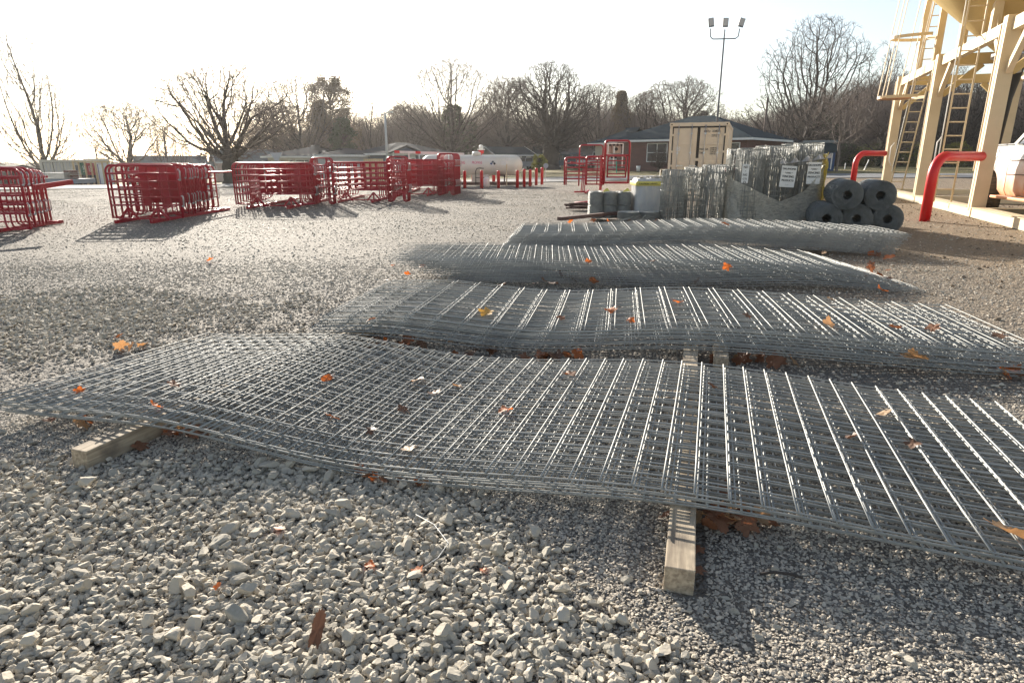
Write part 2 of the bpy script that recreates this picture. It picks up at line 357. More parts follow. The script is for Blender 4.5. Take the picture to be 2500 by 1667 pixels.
# ---------------- geometry-node scatter (uncountable stones only) ----------------
def scatter(name, pts, rots, scls, idxs, variants, label, cat, m=None):
    me = bpy.data.meshes.new(name); me.vertices.add(len(pts)); me.vertices.foreach_set('co', np.asarray(pts, dtype=np.float32).ravel())
    for nm, typ, dat, key in (('rot', 'FLOAT_VECTOR', rots, 'vector'), ('scl', 'FLOAT_VECTOR', scls, 'vector'), ('idx', 'INT', idxs, 'value')):
        a = me.attributes.new(nm, typ, 'POINT'); a.data.foreach_set(key, np.asarray(dat, dtype=np.float32 if typ != 'INT' else np.int32).ravel())
    o = link(name, me); T(o, label, cat, kind='stuff')
    col = bpy.data.collections.new(name+' shapes')
    for i, v in enumerate(variants):
        q = bpy.data.objects.new('%s_shape' % name, v); col.objects.link(q)
    g = bpy.data.node_groups.new(name, 'GeometryNodeTree')
    g.interface.new_socket('Geometry', in_out='INPUT', socket_type='NodeSocketGeometry'); g.interface.new_socket('Geometry', in_out='OUTPUT', socket_type='NodeSocketGeometry')
    N = g.nodes; gi = N.new('NodeGroupInput'); go = N.new('NodeGroupOutput'); ip = N.new('GeometryNodeInstanceOnPoints'); ci = N.new('GeometryNodeCollectionInfo')
    ci.inputs['Collection'].default_value = col; ci.inputs['Separate Children'].default_value = True; ci.inputs['Reset Children'].default_value = True
    def attr(nm, dt):
        a = N.new('GeometryNodeInputNamedAttribute'); a.data_type = dt; a.inputs['Name'].default_value = nm; return [s for s in a.outputs if s.enabled and s.name == 'Attribute'][0]
    L = g.links; L.new(gi.outputs[0], ip.inputs['Points']); L.new(ci.outputs[0], ip.inputs['Instance']); ip.inputs['Pick Instance'].default_value = True
    L.new(attr('idx', 'INT'), ip.inputs['Instance Index']); L.new(attr('scl', 'FLOAT_VECTOR'), ip.inputs['Scale'])
    er = N.new('FunctionNodeEulerToRotation'); L.new(attr('rot', 'FLOAT_VECTOR'), er.inputs[0]); L.new(er.outputs[0], ip.inputs['Rotation'])
    L.new(ip.outputs[0], go.inputs[0])
    md = o.modifiers.new('scatter', 'NODES'); md.node_group = g
    return o
def rock(i, sub, m, cuts=9):
    r_ = random.Random(i); bm = bmesh.new(); bmesh.ops.create_icosphere(bm, subdivisions=sub, radius=1)
    for _ in range(cuts):
        n = Vector((r_.gauss(0,1), r_.gauss(0,1), r_.gauss(0,1))).normalized(); d = r_.uniform(.42, .78)
        for v in bm.verts:
            t = v.co.dot(n)-d
            if t > 0: v.co -= n*t
    s = Vector((r_.uniform(1.0, 1.55), r_.uniform(.8, 1.1), r_.uniform(.5, .8)))
    for v in bm.verts: v.co = Vector((v.co.x*s.x, v.co.y*s.y, v.co.z*s.z))*(1+.05*r_.uniform(-1, 1))
    me = bpy.data.meshes.new('rock'); bm.to_mesh(me); bm.free(); me.materials.append(m); return me
rocks = [rock(i, 3, M['stone'], 11) for i in range(9)]
pebs = [rock(100+i, 2, M['pebble'], 7) for i in range(8)]
def dens_patch(x, y):
    """0..1 how much of the coarse stone lies here"""
    n_ = noise.noise(Vector((x*1.3, y*1.3, 5.)))*.5+noise.noise(Vector((x*3.7, y*3.7, 9.)))*.4
    xb = float(np.interp(y, [1.2, 1.45, 1.6, 1.85, 2.4, 2.6], [.55, .42, .22, .10, -.22, -.5])); q = 0
    if y < 2.9: q = min(1, (xb-x)*3.+.25+n_*.9)*sst(2.75, 2.35, y)
    if y < 2.9 and x < -1.1 and y > 1.85: q *= .35
    if x > .1 and y < 1.6: q = max(q, .0+n_*.16)
    d = math.hypot((x+3.9)/2.3, (y-5.2)/1.25); q = max(q, (1.1-d)*.7+n_*.5) if y > 3.4 else q
    return max(0, q)
def scatter_band(n, y0, y1, smin, smax, fn, zk=.2, power=1.6, zs=1):
    P = []; RR = []; S = []; k = 0; tries = 0
    while k < n and tries < n*6:
        tries += 1
        y = math.sqrt(random.uniform(y0*y0, y1*y1)); hw = y*.9+.35
        x = random.uniform(-hw, hw)
        f = fn(x, y)*(1 if y0 < 1 else sst(y0, y0+.8, y))*(1-.9*sst(y1-.22*(y1-y0), y1, y))
        if abs(x-np.interp(y, [1.5, 4.2], [.5, 1.27])) < .055 and y > 1.66: continue
        if random.random() > f: continue
        r_ = smin+(smax-smin)*random.random()**power
        z = .018*noise.noise(Vector((x*.9, y*.9, 0)))+.03*(noise.noise(Vector((x*.22, y*.22, 3)))-.1)*sst(5, 12, y)-.004
        P.append((x, y, z+r_*zk*random.uniform(.3, 2.2))); RR.append((random.uniform(-.5,.5), random.uniform(-.5,.5), random.uniform(0, 6.3)))
        a = r_; S.append((a*random.uniform(.85,1.2), a*random.uniform(.85,1.2), a*random.uniform(.8,1.15)*zs)); k += 1
    return P, RR, S
def cat_sc(name, lists, variants, label, cat):
    P = sum((l[0] for l in lists), []); RR = sum((l[1] for l in lists), []); S = sum((l[2] for l in lists), [])
    scatter(name, P, RR, S, rng.integers(0, len(variants), len(P)), variants, label, cat)
big = lambda x, y: max(0, min(1, dens_patch(x, y)*1.6))
cat_sc('coarse_stones', [scatter_band(30000, .9, 3.0, .0040, .018, big, .5, 2.0), scatter_band(380, .95, 2.9, .015, .032, lambda x, y: big(x, y)*.8, .6, 1.6), scatter_band(11000, 3.4, 7.2, .008, .022, lambda x, y: big(x, y) if x < -1 else 0, .45),
        scatter_band(900, .9, 5, .008, .020, lambda x, y: .5, .3), scatter_band(1800, 5, 16, .009, .020, lambda x, y: .5 if noise.noise(Vector((x*.5, y*.5, 2))) > .05 else .08, .3)],
       rocks, 'coarse grey limestone pieces heaped in front of the first mesh stack and left of it', 'gravel')
cat_sc('dirt_clods', [scatter_band(1500, 4, 24, .008, .026, lambda x, y: 1 if x > 3.4 else 0, .3)], [rock(200+i, 2, mat('dark clod', (.16,.12,.085), .95, 0, (.26,.2,.14), 4), 6) for i in range(3)], 'small dark clods of dirt on the tan ground by the silo', 'dirt')
fine = lambda x, y: 1 if dens_patch(x, y) < .5 else .45
cat_sc('fine_gravel', [scatter_band(105000, .85, 3.4, .0030, .0080, fine, .16, 1.7, .75), scatter_band(62000, 2.7, 9, .005, .013, lambda x, y: .9 if x < 2 or y < 3.5 else .35, .15, 1.9, .75), scatter_band(75000, 5, 32, .008, .018, lambda x, y: .8 if x < 4 else .3, .1, 1.6, .6)],
       pebs, 'fine crushed gravel covering the whole yard', 'gravel')

# ---------------- welded mesh panels ----------------
def wire_mesh(name, L, W, sx, sy, zf, r=.0032, jit=.002, seed=0, ns=46, uneven=None):
    rd = random.Random(seed); b = MB()
    nw = max(2, round(W/sy)); nx = round(L/sx)
    ws = uneven or [W*i/nw for i in range(nw+1)]
    bend = [rd.uniform(-1, 1)*.006 for _ in range(4)]
    for w_ in ws:
        j = rd.uniform(-jit, jit); pts = []
        for i in range(ns+1):
            s = L*i/ns; pts.append((s, w_+j+.003*math.sin(s*2.3+bend[0]*300), zf(s, w_)+bend[1]*math.sin(s*1.7+3*w_)))
        b.tube(pts, r, 5, False)
    for k in range(nx+1):
        s = min(L-.002, k*L/nx+rd.uniform(-jit, jit)); a = -.008; e = W+.008; N = 6; pts = []
        for i in range(N+1):
            w_ = a+(e-a)*i/N; pts.append((s+rd.uniform(-.0008, .0008), w_, zf(s, w_)+bend[1]*math.sin(s*1.7+3*w_)+r*1.8))
        b.tube(pts, r, 5, True)
    me = b.mesh(name); me.materials.append(M['galv']); return me
def spline(cs):
    xs = [c[0] for c in cs]; ys = [c[1] for c in cs]
    def f(s, w=0):
        if s <= xs[0]: return ys[0]+(s-xs[0])*(ys[1]-ys[0])/(xs[1]-xs[0])*.6
        for i in range(len(xs)-1):
            if s <= xs[i+1]:
                t = (s-xs[i])/(xs[i+1]-xs[i]); t = t*t*(3-2*t); return ys[i]+(ys[i+1]-ys[i])*t
        return ys[-1]
    return f
STK = {}
ORD = ['first', 'second', 'third', 'fourth', 'fifth', 'sixth', 'seventh', 'eighth', 'ninth', 'tenth', 'eleventh', 'twelfth', 'thirteenth', 'fourteenth', 'fifteenth', 'sixteenth', 'seventeenth', 'eighteenth', 'nineteenth', 'twentieth', 'twenty-first', 'twenty-second', 'twenty-third', 'twenty-fourth']
def stack(key, pl, pr, L, W, sx, sy, zc, n, dz, shift, labels, r=.0032, fan=0, uneven=None, variants=3, wshift=None):
    A = pl; B = pr; d = (B-A); d.z = 0; ang = math.atan2(d.y, d.x); A = Vector((A.x, A.y, 0))
    z0_ = spline(zc); zf = (lambda s, w=0: max(.0, z0_(s)-(.065*(w/W)*sst(1.5, .0, s) if key == 'one' else 0))); meshes = [wire_mesh('mesh_panel', L, W, sx, sy, zf, r, .002+.0007*i, seed=hash(key) % 97+i, uneven=uneven) for i in range(variants)]
    STK[key] = (A, ang, zf, n, dz, W, L)
    rd = random.Random(len(key)*7+n)
    for i in range(n):
        sh = shift*(n-1-i)/max(1, n-1)+rd.uniform(-.03, .03)
        o = link('mesh_panel', meshes[i % variants])
        wv = (wshift or 0)*(i)/max(1, n-1)+rd.uniform(-.012, .012)
        ca, sa = math.cos(ang), math.sin(ang)
        o.location = (A.x+sh*ca-wv*sa, A.y+sh*sa+wv*ca, i*dz+(.004 if i % 2 else 0)); o.rotation_euler = (0, 0, ang+rd.uniform(-.004, .004)+(fan*i/n))
        T(o, labels[0] if i == n-1 else 'lowest '+labels[1].split(' beneath')[0]+{'one': ' at the bottom of the nearest stack', 'two': ' at the bottom of the second stack', 'three': ' at the bottom of the third stack', 'four': ' at the bottom of the farthest stack'}[key] if i == 0 else labels[1].replace('beneath the topmost one', '%s from the top' % ORD[n-1-i]), 'wire mesh panel', labels[2])
def on_stack(key, px, py):         # world point on top of a stack under a pixel
    A, ang, zf, n, dz, W, L = STK[key]; z = .2
    for _ in range(6):
        p = G(px, py, z); q = p-A; s = q.x*math.cos(ang)+q.y*math.sin(ang); z = zf(min(L, max(0, s)))+(n-1)*dz+.012
    return G(px, py, z)
p0 = G(-14, 975, .12); p1 = G(2500, 1363, .10)
def sof(a, b, px, py, z):
    d = b-a; d.z = 0; d.normalize(); return (G(px, py, z)-a).dot(d)
s1 = sof(p0, p1, 390, 1030, .1); s2 = sof(p0, p1, 1665, 1197, .12)
stack('one', p0, p1, 4.95, 1.55, .112, .101, [(0, .062), (s1, .096), ((s1+s2)/2-.1, .018), (s2, .098), (4.95, .03)], 6, .0125, .05,
      ('topmost fine square galvanised mesh panel of the nearest, largest stack', 'fine square galvanised mesh panel beneath the topmost one in the nearest stack', 'mesh panels in the nearest stack'), r=.0036, wshift=-.03)
p0 = G(790, 815, .09); p1 = G(2452, 914, .03)
s1 = sof(p0, p1, 905, 825, .1); s2 = sof(p0, p1, 1730, 848, .1)
stack('two', p0, p1, 4.75, 1.42, .205, .155, [(0, .08), (s1+.05, .098), ((s1+s2)/2, .035), (s2, .10), (4.75, .02)], 13, .0108, -.12,
      ('topmost wide grid galvanised panel of the second stack from the camera', 'wide grid galvanised panel beneath the topmost one in the second stack', 'mesh panels in the second stack'), r=.0032, wshift=.06)
p0 = G(938, 686, .06); p1 = G(2100, 705, .03)
stack('three', p0, p1, 4.85, 1.3, .205, .13, [(0, .05), (.8, .06), (2.3, .03), (3.6, .06), (4.85, .0)], 20, .0118, .78,
      ('topmost galvanised panel of the third stack, its right end bent down', 'galvanised panel beneath the topmost one in the third stack', 'mesh panels in the third stack'), r=.0026, variants=3, wshift=.14)
p0 = G(1262, 612, .02); p1 = G(2125, 616, .05)
stack('four', p0, p1, 5.55, 1.4, .205, .13, [(0, .0), (1., .02), (2.9, .11), (4.3, .08), (5.55, .02)], 23, .0122, -.25,
      ('topmost galvanised panel of the farthest stack in front of the fence rolls', 'galvanised panel beneath the topmost one in the farthest stack', 'mesh panels in the farthest stack'), r=.0026, variants=3, wshift=.1)
# a loose panel of the second stack lying pushed out to the left
A, ang, zf, n, dz, W, L = STK['two']

# ---------------- timbers ----------------
def timber(a, b, w_, h_, label, z0=0, name='timber'):
    a = Vector(a); b = Vector(b); d = b-a; L = d.length; ang = math.atan2(d.y, d.x)-math.pi/2
    m = MB(); m.box((0, L/2, h_/2), (w_, L, h_)); o = m.build(name, M['wood'], loc=(a.x, a.y, z0), rot=(0, 0, ang), bevel=.004)
    return T(o, label, 'timber')
a = G(1655, 1449); b = G(1700, 876, .0)
timber((a.x, a.y-.0, 0), (b.x, b.y+.15, 0), .092, .09, 'pale square timber sticking out from under the right part of the nearest stack')
a = G(203, 1150); b = G(905, 845); timber((a.x-.02, a.y+.02, 0), (b.x, b.y+.6, 0), .092, .09, 'grey weathered timber sticking out from under the left part of the nearest stack')
a = G(1758, 905); dd = (G(1700, 876)-G(1655, 1449)).normalized()
timber((a.x, a.y, 0), (a.x+dd.x*1.9, a.y+dd.y*1.9, 0), .092, .09, 'cracked grey timber under the second stack, right of the longer pale timber')
a = G(1365, 552); b = G(1612, 530)
m = MB(); m.box((0, 0, .05), ((b-a).length, .12, .07)); o = m.build('plank', M['rust'], loc=(a+b)/2+Vector((0,0,.12)), rot=(0, -.015, math.atan2((b-a).y, (b-a).x))); T(o, 'long dark brown plank lying in front of the barbed wire rolls', 'plank')

# ---------------- dry leaves ----------------
def leaf_mesh(i, m, lobes=True):
    r_ = random.Random(50+i); K = 40; rings = 4; vs = [(0, 0, 0)]; fs = []
    cx, cy, tw = r_.uniform(-1.2, 1.6), r_.uniform(-.4, 1.4), r_.uniform(-1, 1)
    for q in range(1, rings+1):
        for k in range(K):
            a = 2*math.pi*k/K-math.pi/2
            rad = .62+.30*abs(math.cos(2.5*(a-math.pi/2)))**1.3 if lobes else .55+.35*abs(math.sin(a))
            if abs(((a+math.pi/2+math.pi) % (2*math.pi))-math.pi) < .35: rad *= .62
            rad *= 1+.07*(-1)**k*(q == rings); rr = rad*q/rings
            x, y = rr*math.cos(a), rr*math.sin(a)
            z = .28*cx*x*x+.28*cy*y*y+.2*tw*x*y+.05*math.cos(5*a)*rr+.06*noise.noise(Vector((x*3, y*3, i)))
            vs.append((x*.95, y, z))
    for k in range(K): fs.append((0, 1+k, 1+(k+1) % K))
    for q in range(rings-1):
        for k in range(K):
            l = (k+1) % K; fs.append((1+q*K+k, 1+(q+1)*K+k, 1+(q+1)*K+l, 1+q*K+l))
    b = MB(); b.add(vs, fs, True); b.tube([(0, -.35, 0.01), (0.02, -.7, .03), (.06, -1.15, .12)], .018, 4)
    me = b.mesh('leaf'); me.materials.append(m); return me
LV = {k: [leaf_mesh(i*5+j, M[k], j % 4 != 3) for j in range(4)] for i, k in enumerate(('leaf1', 'leaf2', 'leaf3', 'leaf4', 'leafy'))}
def leaf(p, size, kind, label, group=None, tilt=.5):
    size *= .82
    o = link('leaf', random.choice(LV[kind])); o.location = (p[0], p[1], p[2]+size*.18); o.scale = (size, size, size)
    o.rotation_euler = (random.uniform(-tilt, tilt)+.15, random.uniform(-tilt, tilt), random.uniform(0, 6.28)); T(o, label, 'leaf', group)
    return o
for px, py, s, k, lab in [(1235, 1003, .055, 'leaf2', 'bright orange curled leaf in the middle of the nearest mesh stack'), (425, 940, .05, 'leaf1', 'curled brown leaf on the left part of the nearest mesh stack'),
        (1020, 930, .07, 'leaf3', 'large pale tan leaf left of centre on the nearest mesh stack'), (1390, 917, .06, 'leaf1', 'reddish brown leaf near the far edge of the nearest mesh stack'), (800, 925, .05, 'leaf2', 'orange leaf standing on the nearest stack, left of the large tan leaf'),
        (2466, 1308, .085, 'leaf3', 'large tan leaf on the right front corner of the nearest mesh stack'), (195, 957, .04, 'leaf2', 'small orange leaf at the far left end of the nearest mesh stack'), (380, 993, .045, 'leaf2', 'orange leaf at the front edge of the nearest stack above the left timber'),
        (810, 1020, .06, 'leaf1', 'brown leaf lying front left of centre on the nearest stack'), (1060, 962, .05, 'leaf1', 'brown leaf just right of the large tan leaf on the nearest stack'), (1116, 945, .045, 'leaf3', 'pale upright leaf between the large tan leaf and the bright orange leaf'),
        (985, 1003, .05, 'leaf4', 'dark leaf sunk between wires below the large tan leaf'), (905, 1052, .04, 'leaf4', 'dark red leaf near the front centre of the nearest stack'), (1737, 942, .045, 'leaf4', 'dark red leaf by the right timber at the far edge of the nearest stack'),
        (2158, 1010, .06, 'leaf3', 'pale yellowish leaf in the right part of the nearest stack'), (1000, 1098, .05, 'leaf3', 'tan leaf near the front edge below centre of the nearest stack'), (2080, 1070, .05, 'leaf4', 'dark brown leaf sunk in the right half of the nearest stack'), (2230, 1085, .05, 'leaf4', 'curly dark brown leaf in the far right of the nearest stack')]:
    leaf(on_stack('one', px, py), s, k, lab)
for px, py, s, k, lab in [(1187, 765, .085, 'leafy', 'bright yellow orange leaf on the left half of the second stack'), (1493, 758, .07, 'leaf2', 'rust orange leaf in the middle of the second stack'), (1655, 737, .06, 'leaf2', 'red orange leaf near the far edge of the second stack, above the timbers'),
        (2025, 797, .085, 'leaf3', 'large pale folded leaf on the right half of the second stack'), (2183, 803, .075, 'leaf1', 'rusty brown leaf just right of the large pale folded leaf'), (2277, 803, .07, 'leaf1', 'brown curled leaf second from the right end of the second stack'),
        (2440, 822, .07, 'leaf4', 'dark brown leaf at the right end of the second stack'), (1370, 778, .05, 'leaf1', 'small brown leaf left of the rust orange leaf on the second stack'), (1540, 783, .045, 'leaf2', 'small orange leaf right of the rust orange leaf on the second stack'),
        (1825, 772, .05, 'leaf4', 'dark leaf above the right timbers on the second stack'), (2028, 731, .05, 'leaf3', 'small tan leaf at the far edge of the right half of the second stack'), (905, 782, .05, 'leaf1', 'brown leaf at the left end of the second stack')]:
    leaf(on_stack('two', px, py), s, k, lab)
for px, py, s, k, lab in [(1437, 641, .06, 'leaf2', 'orange leaf left of centre on the third stack'), (1592, 638, .05, 'leaf4', 'small dark leaf right of centre on the third stack'), (1776, 653, .07, 'leaf2', 'large rust leaf at the front edge of the third stack'), (2012, 618, .05, 'leaf3', 'small pale leaf near the right end of the third stack')]:
    leaf(on_stack('three', px, py), s, k, lab)
leaf(on_stack('four', 1770, 548), .09, 'leaf2', 'rust coloured leaf on top of the farthest mesh stack')
leaf(G(513, 637, .02), .07, 'leaf2', 'single red leaf lying alone on the open gravel at left'); 
o = leaf(G(775, 1545, .05), .055, 'leaf1', 'long brown leaf standing on edge among the foreground stones', tilt=.1); o.rotation_euler = (.75, .25, .1); o.scale = (.028, .062, .04); o.data = LV['leaf4'][3]
for px, py, s, lab in [(680, 1290, .03, 'orange leaf scrap under a stone left of the foreground heap'), (905, 1381, .03, 'orange leaf scrap in the middle of the foreground heap'), (1020, 1395, .03, 'orange leaf scrap on a pale stone right of the heap centre'), (1180, 1392, .018, 'tiny orange scrap at the right of the foreground heap'), (530, 1432, .02, 'tiny orange scrap at the lower left of the foreground heap'), (1238, 1388, .016, 'tiny orange dot at the right edge of the foreground heap')]:
    leaf(G(px, py, .02), s, 'leaf2', lab)
def pile(cx, cy, n, sx, sy, size, label, group, zz=.0, kinds=('leaf1', 'leaf1', 'leaf3', 'leaf4', 'leaf2')):
    Q = sorted((cx+random.gauss(0, sx), cy+random.gauss(0, sy), zz+random.uniform(0, .035)) for _ in range(n))
    for i, q in enumerate(Q): leaf(G(*q), size*random.uniform(.7, 1.25), random.choice(kinds), ('leftmost ' if i == 0 else 'rightmost ' if i == n-1 else ORD[i]+' from left, ')+label, group, .9)
pile(1765, 1262, 20, 36, 20, .058, 'large brown plane leaf in the heap right of the pale timber', 'leaves heaped right of the pale timber', .01, ('leaf1', 'leaf1', 'leaf3'))
pile(1850, 1285, 3, 22, 10, .05, 'brown leaf at the right fringe of the heap beside the pale timber', 'leaves at the fringe of the timber heap')
for px, py, lab in [(1705, 1345, 'brown leaf against the right side of the pale timber, halfway along'), (1707, 1395, 'brown leaf against the right side of the pale timber near its end'), (1622, 1262, 'pale brown leaf against the left side of the pale timber')]:
    leaf(G(px, py, .02), .035, 'leaf1', lab)
pile(190, 1030, 4, 30, 6, .055, 'brown leaf lying under the left front edge of the nearest stack', 'leaves left of the grey timber')
pile(425, 1058, 9, 45, 9, .06, 'brown leaf piled right of the grey weathered timber', 'leaves right of the grey timber')
leaf(G(345, 1092, .01), .055, 'leaf1', 'brown leaf against the near side of the grey weathered timber')
pile(895, 1158, 5, 25, 10, .045, 'brown leaf at the stones where the nearest stack sags', 'leaves at the sagging edge')
pile(1020, 1178, 4, 25, 5, .04, 'dark orange leaf under the sagging edge of the nearest stack', 'leaves under the sagging edge')
pile(950, 838, 12, 60, 6, .07, 'brown leaf drifted under the left end of the second stack', 'leaves under the left end of the second stack')
pile(1190, 862, 6, 45, 4, .06, 'brown leaf between the two nearest stacks, left of centre', 'leaves between the two nearest stacks')
pile(1380, 872, 9, 45, 5, .07, 'brown leaf between the two nearest stacks, left of the timbers', 'leaves left of the two timber ends')
pile(1850, 878, 9, 40, 5, .08, 'brown leaf between the two nearest stacks, right of the timbers', 'leaves right of the two timber ends')
leaf(G(2228, 880, .08), .12, 'leaf3', 'broad brown leaf in front of the right half of the second stack')
pile(2440, 905, 7, 30, 10, .07, 'brown leaf at the right end corner of the second stack', 'leaves at the right corner of the second stack')
pile(2120, 672, 9, 35, 14, .075, 'brown leaf caught in the bent right end of the third stack', 'leaves in the bent end of the third stack', .05)
pile(2140, 620, 6, 30, 5, .09, 'dark leaf in the shade under the right end of the farthest stack', 'leaves under the farthest stack')
pile(1550, 690, 9, 260, 7, .07, 'brown leaf wedged in the front side of the third stack', 'leaves in the side of the third stack', .08, ('leaf1', 'leaf4', 'leaf4'))
pile(1010, 640, 4, 60, 8, .05, 'orange leaf at the left end of the third stack', 'leaves at the left of the third stack', .1, ('leaf2',))
pile(1500, 543, 7, 70, 3, .10, 'orange leaf below the long dark plank', 'leaves below the plank', .02, ('leaf2', 'leaf1'))
pile(310, 845, 4, 40, 8, .07, 'brown leaf on the gravel beyond the left end of the nearest stack', 'leaves beyond the left end', 0)
m = MB(); m.tube([G(1855, 1400, .008), G(1890, 1396, .016), G(1925, 1400, .012), G(1960, 1410, .006)], .005, 6); T(m.build('twig', M['bark']), 'short dark twig on the gravel right of the pale timber', 'twig')
m = MB(); m.tube([G(1015, 1255, .03), G(1060, 1280, .045), G(1095, 1325, .04), G(1070, 1360, .03), G(1010, 1400, .02)], .0013, 5); T(m.build('string', M['white']), 'thin white string curling over the foreground stones', 'string')
m = MB(); b_ = G(836, 822, .0); m.add([(-.05,0,0),(.05,.01,0),(.055,.03,.07),(-.045,.02,.075),(-.05,.003,0),(.05,.013,0),(.055,.033,.07),(-.045,.023,.075)], [(0,1,2,3),(7,6,5,4),(0,4,5,1),(1,5,6,2),(2,6,7,3),(3,7,4,0)]); T(m.build('paper_tag', M['white'], loc=b_), 'white paper tag at the left end of the second stack', 'tag')
# ---------------- fence rolls ----------------
def standing_roll_mesh(seed, rad, h, layers=5, gap=.15):
    rd = random.Random(seed); b = MB(); ph = rd.uniform(0, 6)
    lean = (rd.uniform(-.03, .03), rd.uniform(-.02, .02))
    zs = []; z = .0; g = .055
    while z < h-.02: zs.append(z); z += g; g = min(gap, g*1.13)
    zs.append(h)
    def off(z, a): return (lean[0]*z/h+.006*math.sin(7*z+seed), lean[1]*z/h+.005*math.cos(5*z+seed))
    def rr(a, z): return 1+.035*math.sin(2*a+ph)+.02*math.sin(3*a+z*2)
    for l in range(2):
        R_ = rad*(1-l*.12)
        for z in zs:
            z2 = z+rd.uniform(-.022, .022); ph2 = rd.uniform(0, 6); pts = []
            for k in range(26):
                a = 2*math.pi*k/26; o_ = off(z2, a); q = R_*rr(a, z)*(1+rd.uniform(-.018, .018)); pts.append((q*math.cos(a)+o_[0], q*math.sin(a)+o_[1], z2+.008*math.sin(a*3+ph2)))
            b.tube(pts, .0042 if l < 2 else .004, 4, closed=True)
        nst = int(2*math.pi*R_/.040)
        for k in range(nst):
            a = 2*math.pi*k/nst+rd.uniform(-.09, .09)+l; pts = []
            for i in range(9):
                z2 = h*i/8; aa = a+rd.uniform(-.02, .02)*(1 if i % 2 else .4); o_ = off(z2, a); q = R_*rr(aa, z2)+rd.uniform(-.006, .006); pts.append((q*math.cos(aa)+o_[0], q*math.sin(aa)+o_[1], z2))
            b.tube(pts, .0042, 4)
    # knotted wire ends along one seam
    a = -1.9+rd.uniform(-.5, .5)
    for z in zs:
        for q in range(3):
            o_ = off(z, a); p = Vector((rad*1.0*math.cos(a)+o_[0], rad*math.sin(a)+o_[1], z)); e = Vector((rd.uniform(-.03, .03), -.02+rd.uniform(-.02, .02), rd.uniform(-.03, .03)))
            b.tube([p, p+e], .004, 4)
    for l in (2, 3):
        for k in range(22):
            a = 2*math.pi*k/22+l; q = rad*(1-l*.13); b.tube([(q*math.cos(a), q*math.sin(a), 0), (q*math.cos(a+.1), q*math.sin(a+.1), h)], .006, 4)
    me = b.mesh('roll'); me.materials.append(M['galv_dull']); return me
srm = [standing_roll_mesh(i, .25, 1.12) for i in range(2)]
core = MB(); core.lathe([(.09, .02), (.09, 1.05)], 12); corem = core.mesh('core'); corem.materials.append(M['galv_dull'])
YR = 13.6
for px, lab, v, sc_, rz, x2 in [(1640, 'leftmost loose standing roll of woven wire fence', 0, (1, 1, .99), .2, 0), (1690, 'narrow middle standing roll of woven wire fence', 1, (.72, .8, 1.03), 1.1, .15), (1740, 'third loose standing roll, leaning left, beside the wrapped pallet', 0, (1.05, 1, 1.07), 2.4, 0), (1768, 'standing fence roll half hidden behind the leaning one', 1, (.7, .9, 1.08), .4, .45)]:
    x = at(px, 480, YR+x2).x; o = link('fence_roll', srm[v]); o.location = (x, YR+x2, 0); o.scale = sc_; o.rotation_euler = (0, -.03 if 'lean' in lab else 0, rz); T(o, lab, 'fence roll', 'loose standing fence rolls')
# wrapped pallet of six tall rolls
tall = [standing_roll_mesh(20+i, .285, 1.38, 4, .17) for i in range(3)]
PX = [at(px, 460, 13.3).x for px in (1826, 1892, 1960)]
RT = R(-8)
pc = Vector((PX[1], 13.3, 0))
pr = E('wooden_pallet', (pc.x, pc.y+.25, 0), RT*.5, 'wooden pallet under the wrapped fence rolls', 'pallet')
m = MB()
for y in (-.55, 0, .55): m.box((0, y, .06), (1.8, .09, .08))
m.build('bearer', M['lumber'], pr); m = MB()
for i in range(9): m.box((-.8+i*.2, 0, .112), (.14, 1.2, .02))
m.build('deck', M['lumber'], pr)
names = ['left front tall fence roll on the wrapped pallet', 'middle front tall fence roll with the full paper label', 'right front tall fence roll under the yellow wrap']
for i in range(3):
    for j in range(2):
        o = link('fence_roll', tall[(i+j) % 3]); o.location = (pc.x+(i-1)*.575, pc.y+(i-1)*.04+j*.56, .13); o.rotation_euler = (0, 0, i*1.3+j); o.scale = (1, 1, 1+.035*i)
        T(o, names[i] if j == 0 else ['left', 'middle', 'right'][i]+' rear tall fence roll on the wrapped pallet', 'fence roll', 'fence rolls on the wrapped pallet')
